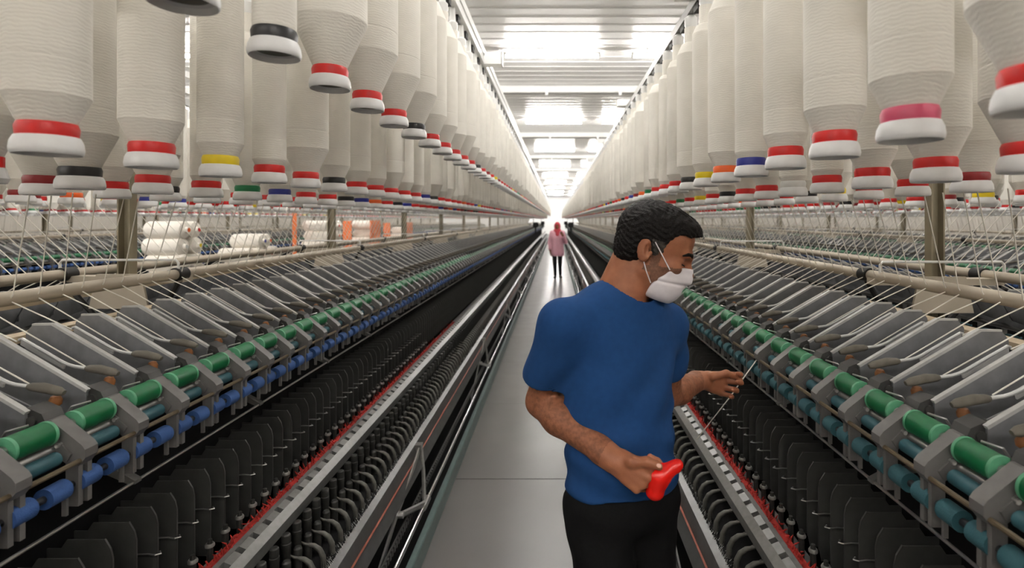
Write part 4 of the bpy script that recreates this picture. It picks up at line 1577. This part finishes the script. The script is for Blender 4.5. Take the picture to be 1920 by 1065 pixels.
wb = [ell(W(0, 0, 1.47), (0.072, 0.09, 0.11)), ell(W(0, -0.05, 1.42), (0.05, 0.05, 0.06)), cap(W(0, -0.098, 1.47), W(0, -0.108, 1.44), 0.01, 0.014), cap(W(0, 0.01, 1.4), W(0, 0.02, 1.25), 0.05, 0.06),
      ell(W(0, 0, 1.15), (0.15, 0.10, 0.22)), ell(W(0, 0, 0.85), (0.15, 0.11, 0.18)),
      cap(W(-0.17, 0, 1.27), W(-0.215, 0.02, 1.0), 0.045, 0.04), cap(W(-0.215, 0.02, 1.0), W(-0.20, -0.06, 0.80), 0.04, 0.028),
      cap(W(0.17, 0, 1.27), W(0.23, 0.02, 1.04), 0.045, 0.04), cap(W(0.23, 0.02, 1.04), W(0.15, -0.16, 1.22), 0.04, 0.028),
      cap(W(-0.08, 0, 0.8), W(-0.07, -0.03, 0.45), 0.075, 0.05), cap(W(-0.07, -0.03, 0.45), W(-0.06, 0.0, 0.08), 0.05, 0.033), cap(W(-0.06, 0.02, 0.05), W(-0.075, -0.13, 0.035), 0.035, 0.03),
      cap(W(0.08, 0, 0.8), W(0.075, 0.0, 0.45), 0.075, 0.05), cap(W(0.075, 0.0, 0.45), W(0.085, 0.05, 0.08), 0.05, 0.033), cap(W(0.085, 0.06, 0.05), W(0.10, -0.08, 0.035), 0.035, 0.03)]
wb += hand(W(-0.20, -0.06, 0.80), (0.0, -0.25, -1), (1, 0, 0), False, [(15, 20, 15)] * 4, [W(-0.19, -0.10, 0.76), W(-0.185, -0.115, 0.73), W(-0.18, -0.12, 0.71)], 0.95)
wb += hand(W(0.15, -0.16, 1.22), (-0.5, -0.2, 0.85), (0, -1, 0.1), True, [(40, 50, 30)] * 4, [W(0.12, -0.19, 1.25), W(0.10, -0.20, 1.27), W(0.09, -0.205, 1.29)], 0.95)
Vw, Fw = sdf_mesh(wb, 0.007)
woman = put('person', np_mesh('person', Vw, Fw, [M['skin']]))
tag(woman, 'person in a long pink coat and rose headscarf standing far down the aisle', 'person')
ct = [ell(W(0, 0, 1.16), (0.19, 0.135, 0.25), k=0.05), cap(W(0, 0, 1.1), W(0, 0, 0.72), 0.16, 0.20, 0.05), cap(W(-0.15, 0, 1.29), W(-0.215, 0.02, 1.0), 0.065, 0.062, 0.04), cap(W(-0.215, 0.02, 1.0), W(-0.205, -0.045, 0.84), 0.062, 0.05, 0.02),
      cap(W(0.15, 0, 1.29), W(0.23, 0.02, 1.04), 0.065, 0.062, 0.04), cap(W(0.23, 0.02, 1.04), W(0.165, -0.13, 1.185), 0.062, 0.05, 0.02), plane((0, 0, 0.64), (0, 0, -1))]
Vw, Fw = sdf_mesh(ct, 0.009, lambda p: 0.006 * np.sin(40 * p[:, 0]) * sst(p[:, 2], 1.0, 0.7))
put('coat', np_mesh('coat', Vw, Fw, [M['pinkcoat']]), woman)
sc_ = [ell(W(0, 0.012, 1.475), (0.092, 0.105, 0.122)), ell(W(0, 0, 1.33), (0.125, 0.10, 0.08), k=0.05), cap(W(0, -0.05, 1.34), W(0.0, -0.115, 1.24), 0.07, 0.05, 0.04), ell(W(0, -0.12, 1.465), (0.056, 0.06, 0.078), k=0.01, op='s')]
Vw, Fw = sdf_mesh(sc_, 0.006)
put('headscarf', np_mesh('headscarf', Vw, Fw, [M['scarf']]), woman)
lg = [cap(W(-0.08, 0, 0.8), W(-0.07, -0.03, 0.45), 0.082, 0.058), cap(W(-0.07, -0.03, 0.45), W(-0.06, 0.0, 0.10), 0.058, 0.042),
      cap(W(0.08, 0, 0.8), W(0.075, 0.0, 0.45), 0.082, 0.058), cap(W(0.075, 0.0, 0.45), W(0.085, 0.05, 0.10), 0.058, 0.042)]
Vw, Fw = sdf_mesh(lg, 0.008)
put('leggings', np_mesh('leggings', Vw, Fw, [M['leggings']]), woman)
for a_, b_ in ((W(-0.06, 0.02, 0.05), W(-0.075, -0.13, 0.04)), (W(0.085, 0.06, 0.05), W(0.10, -0.08, 0.04))):
    Vw, Fw = sdf_mesh([cap(a_, b_, 0.046, 0.038, 0.02), plane((0, 0, 0), (0, 0, -1))], 0.007)
    put('shoe', np_mesh('shoe', Vw, Fw, [M['shoe']]), woman)
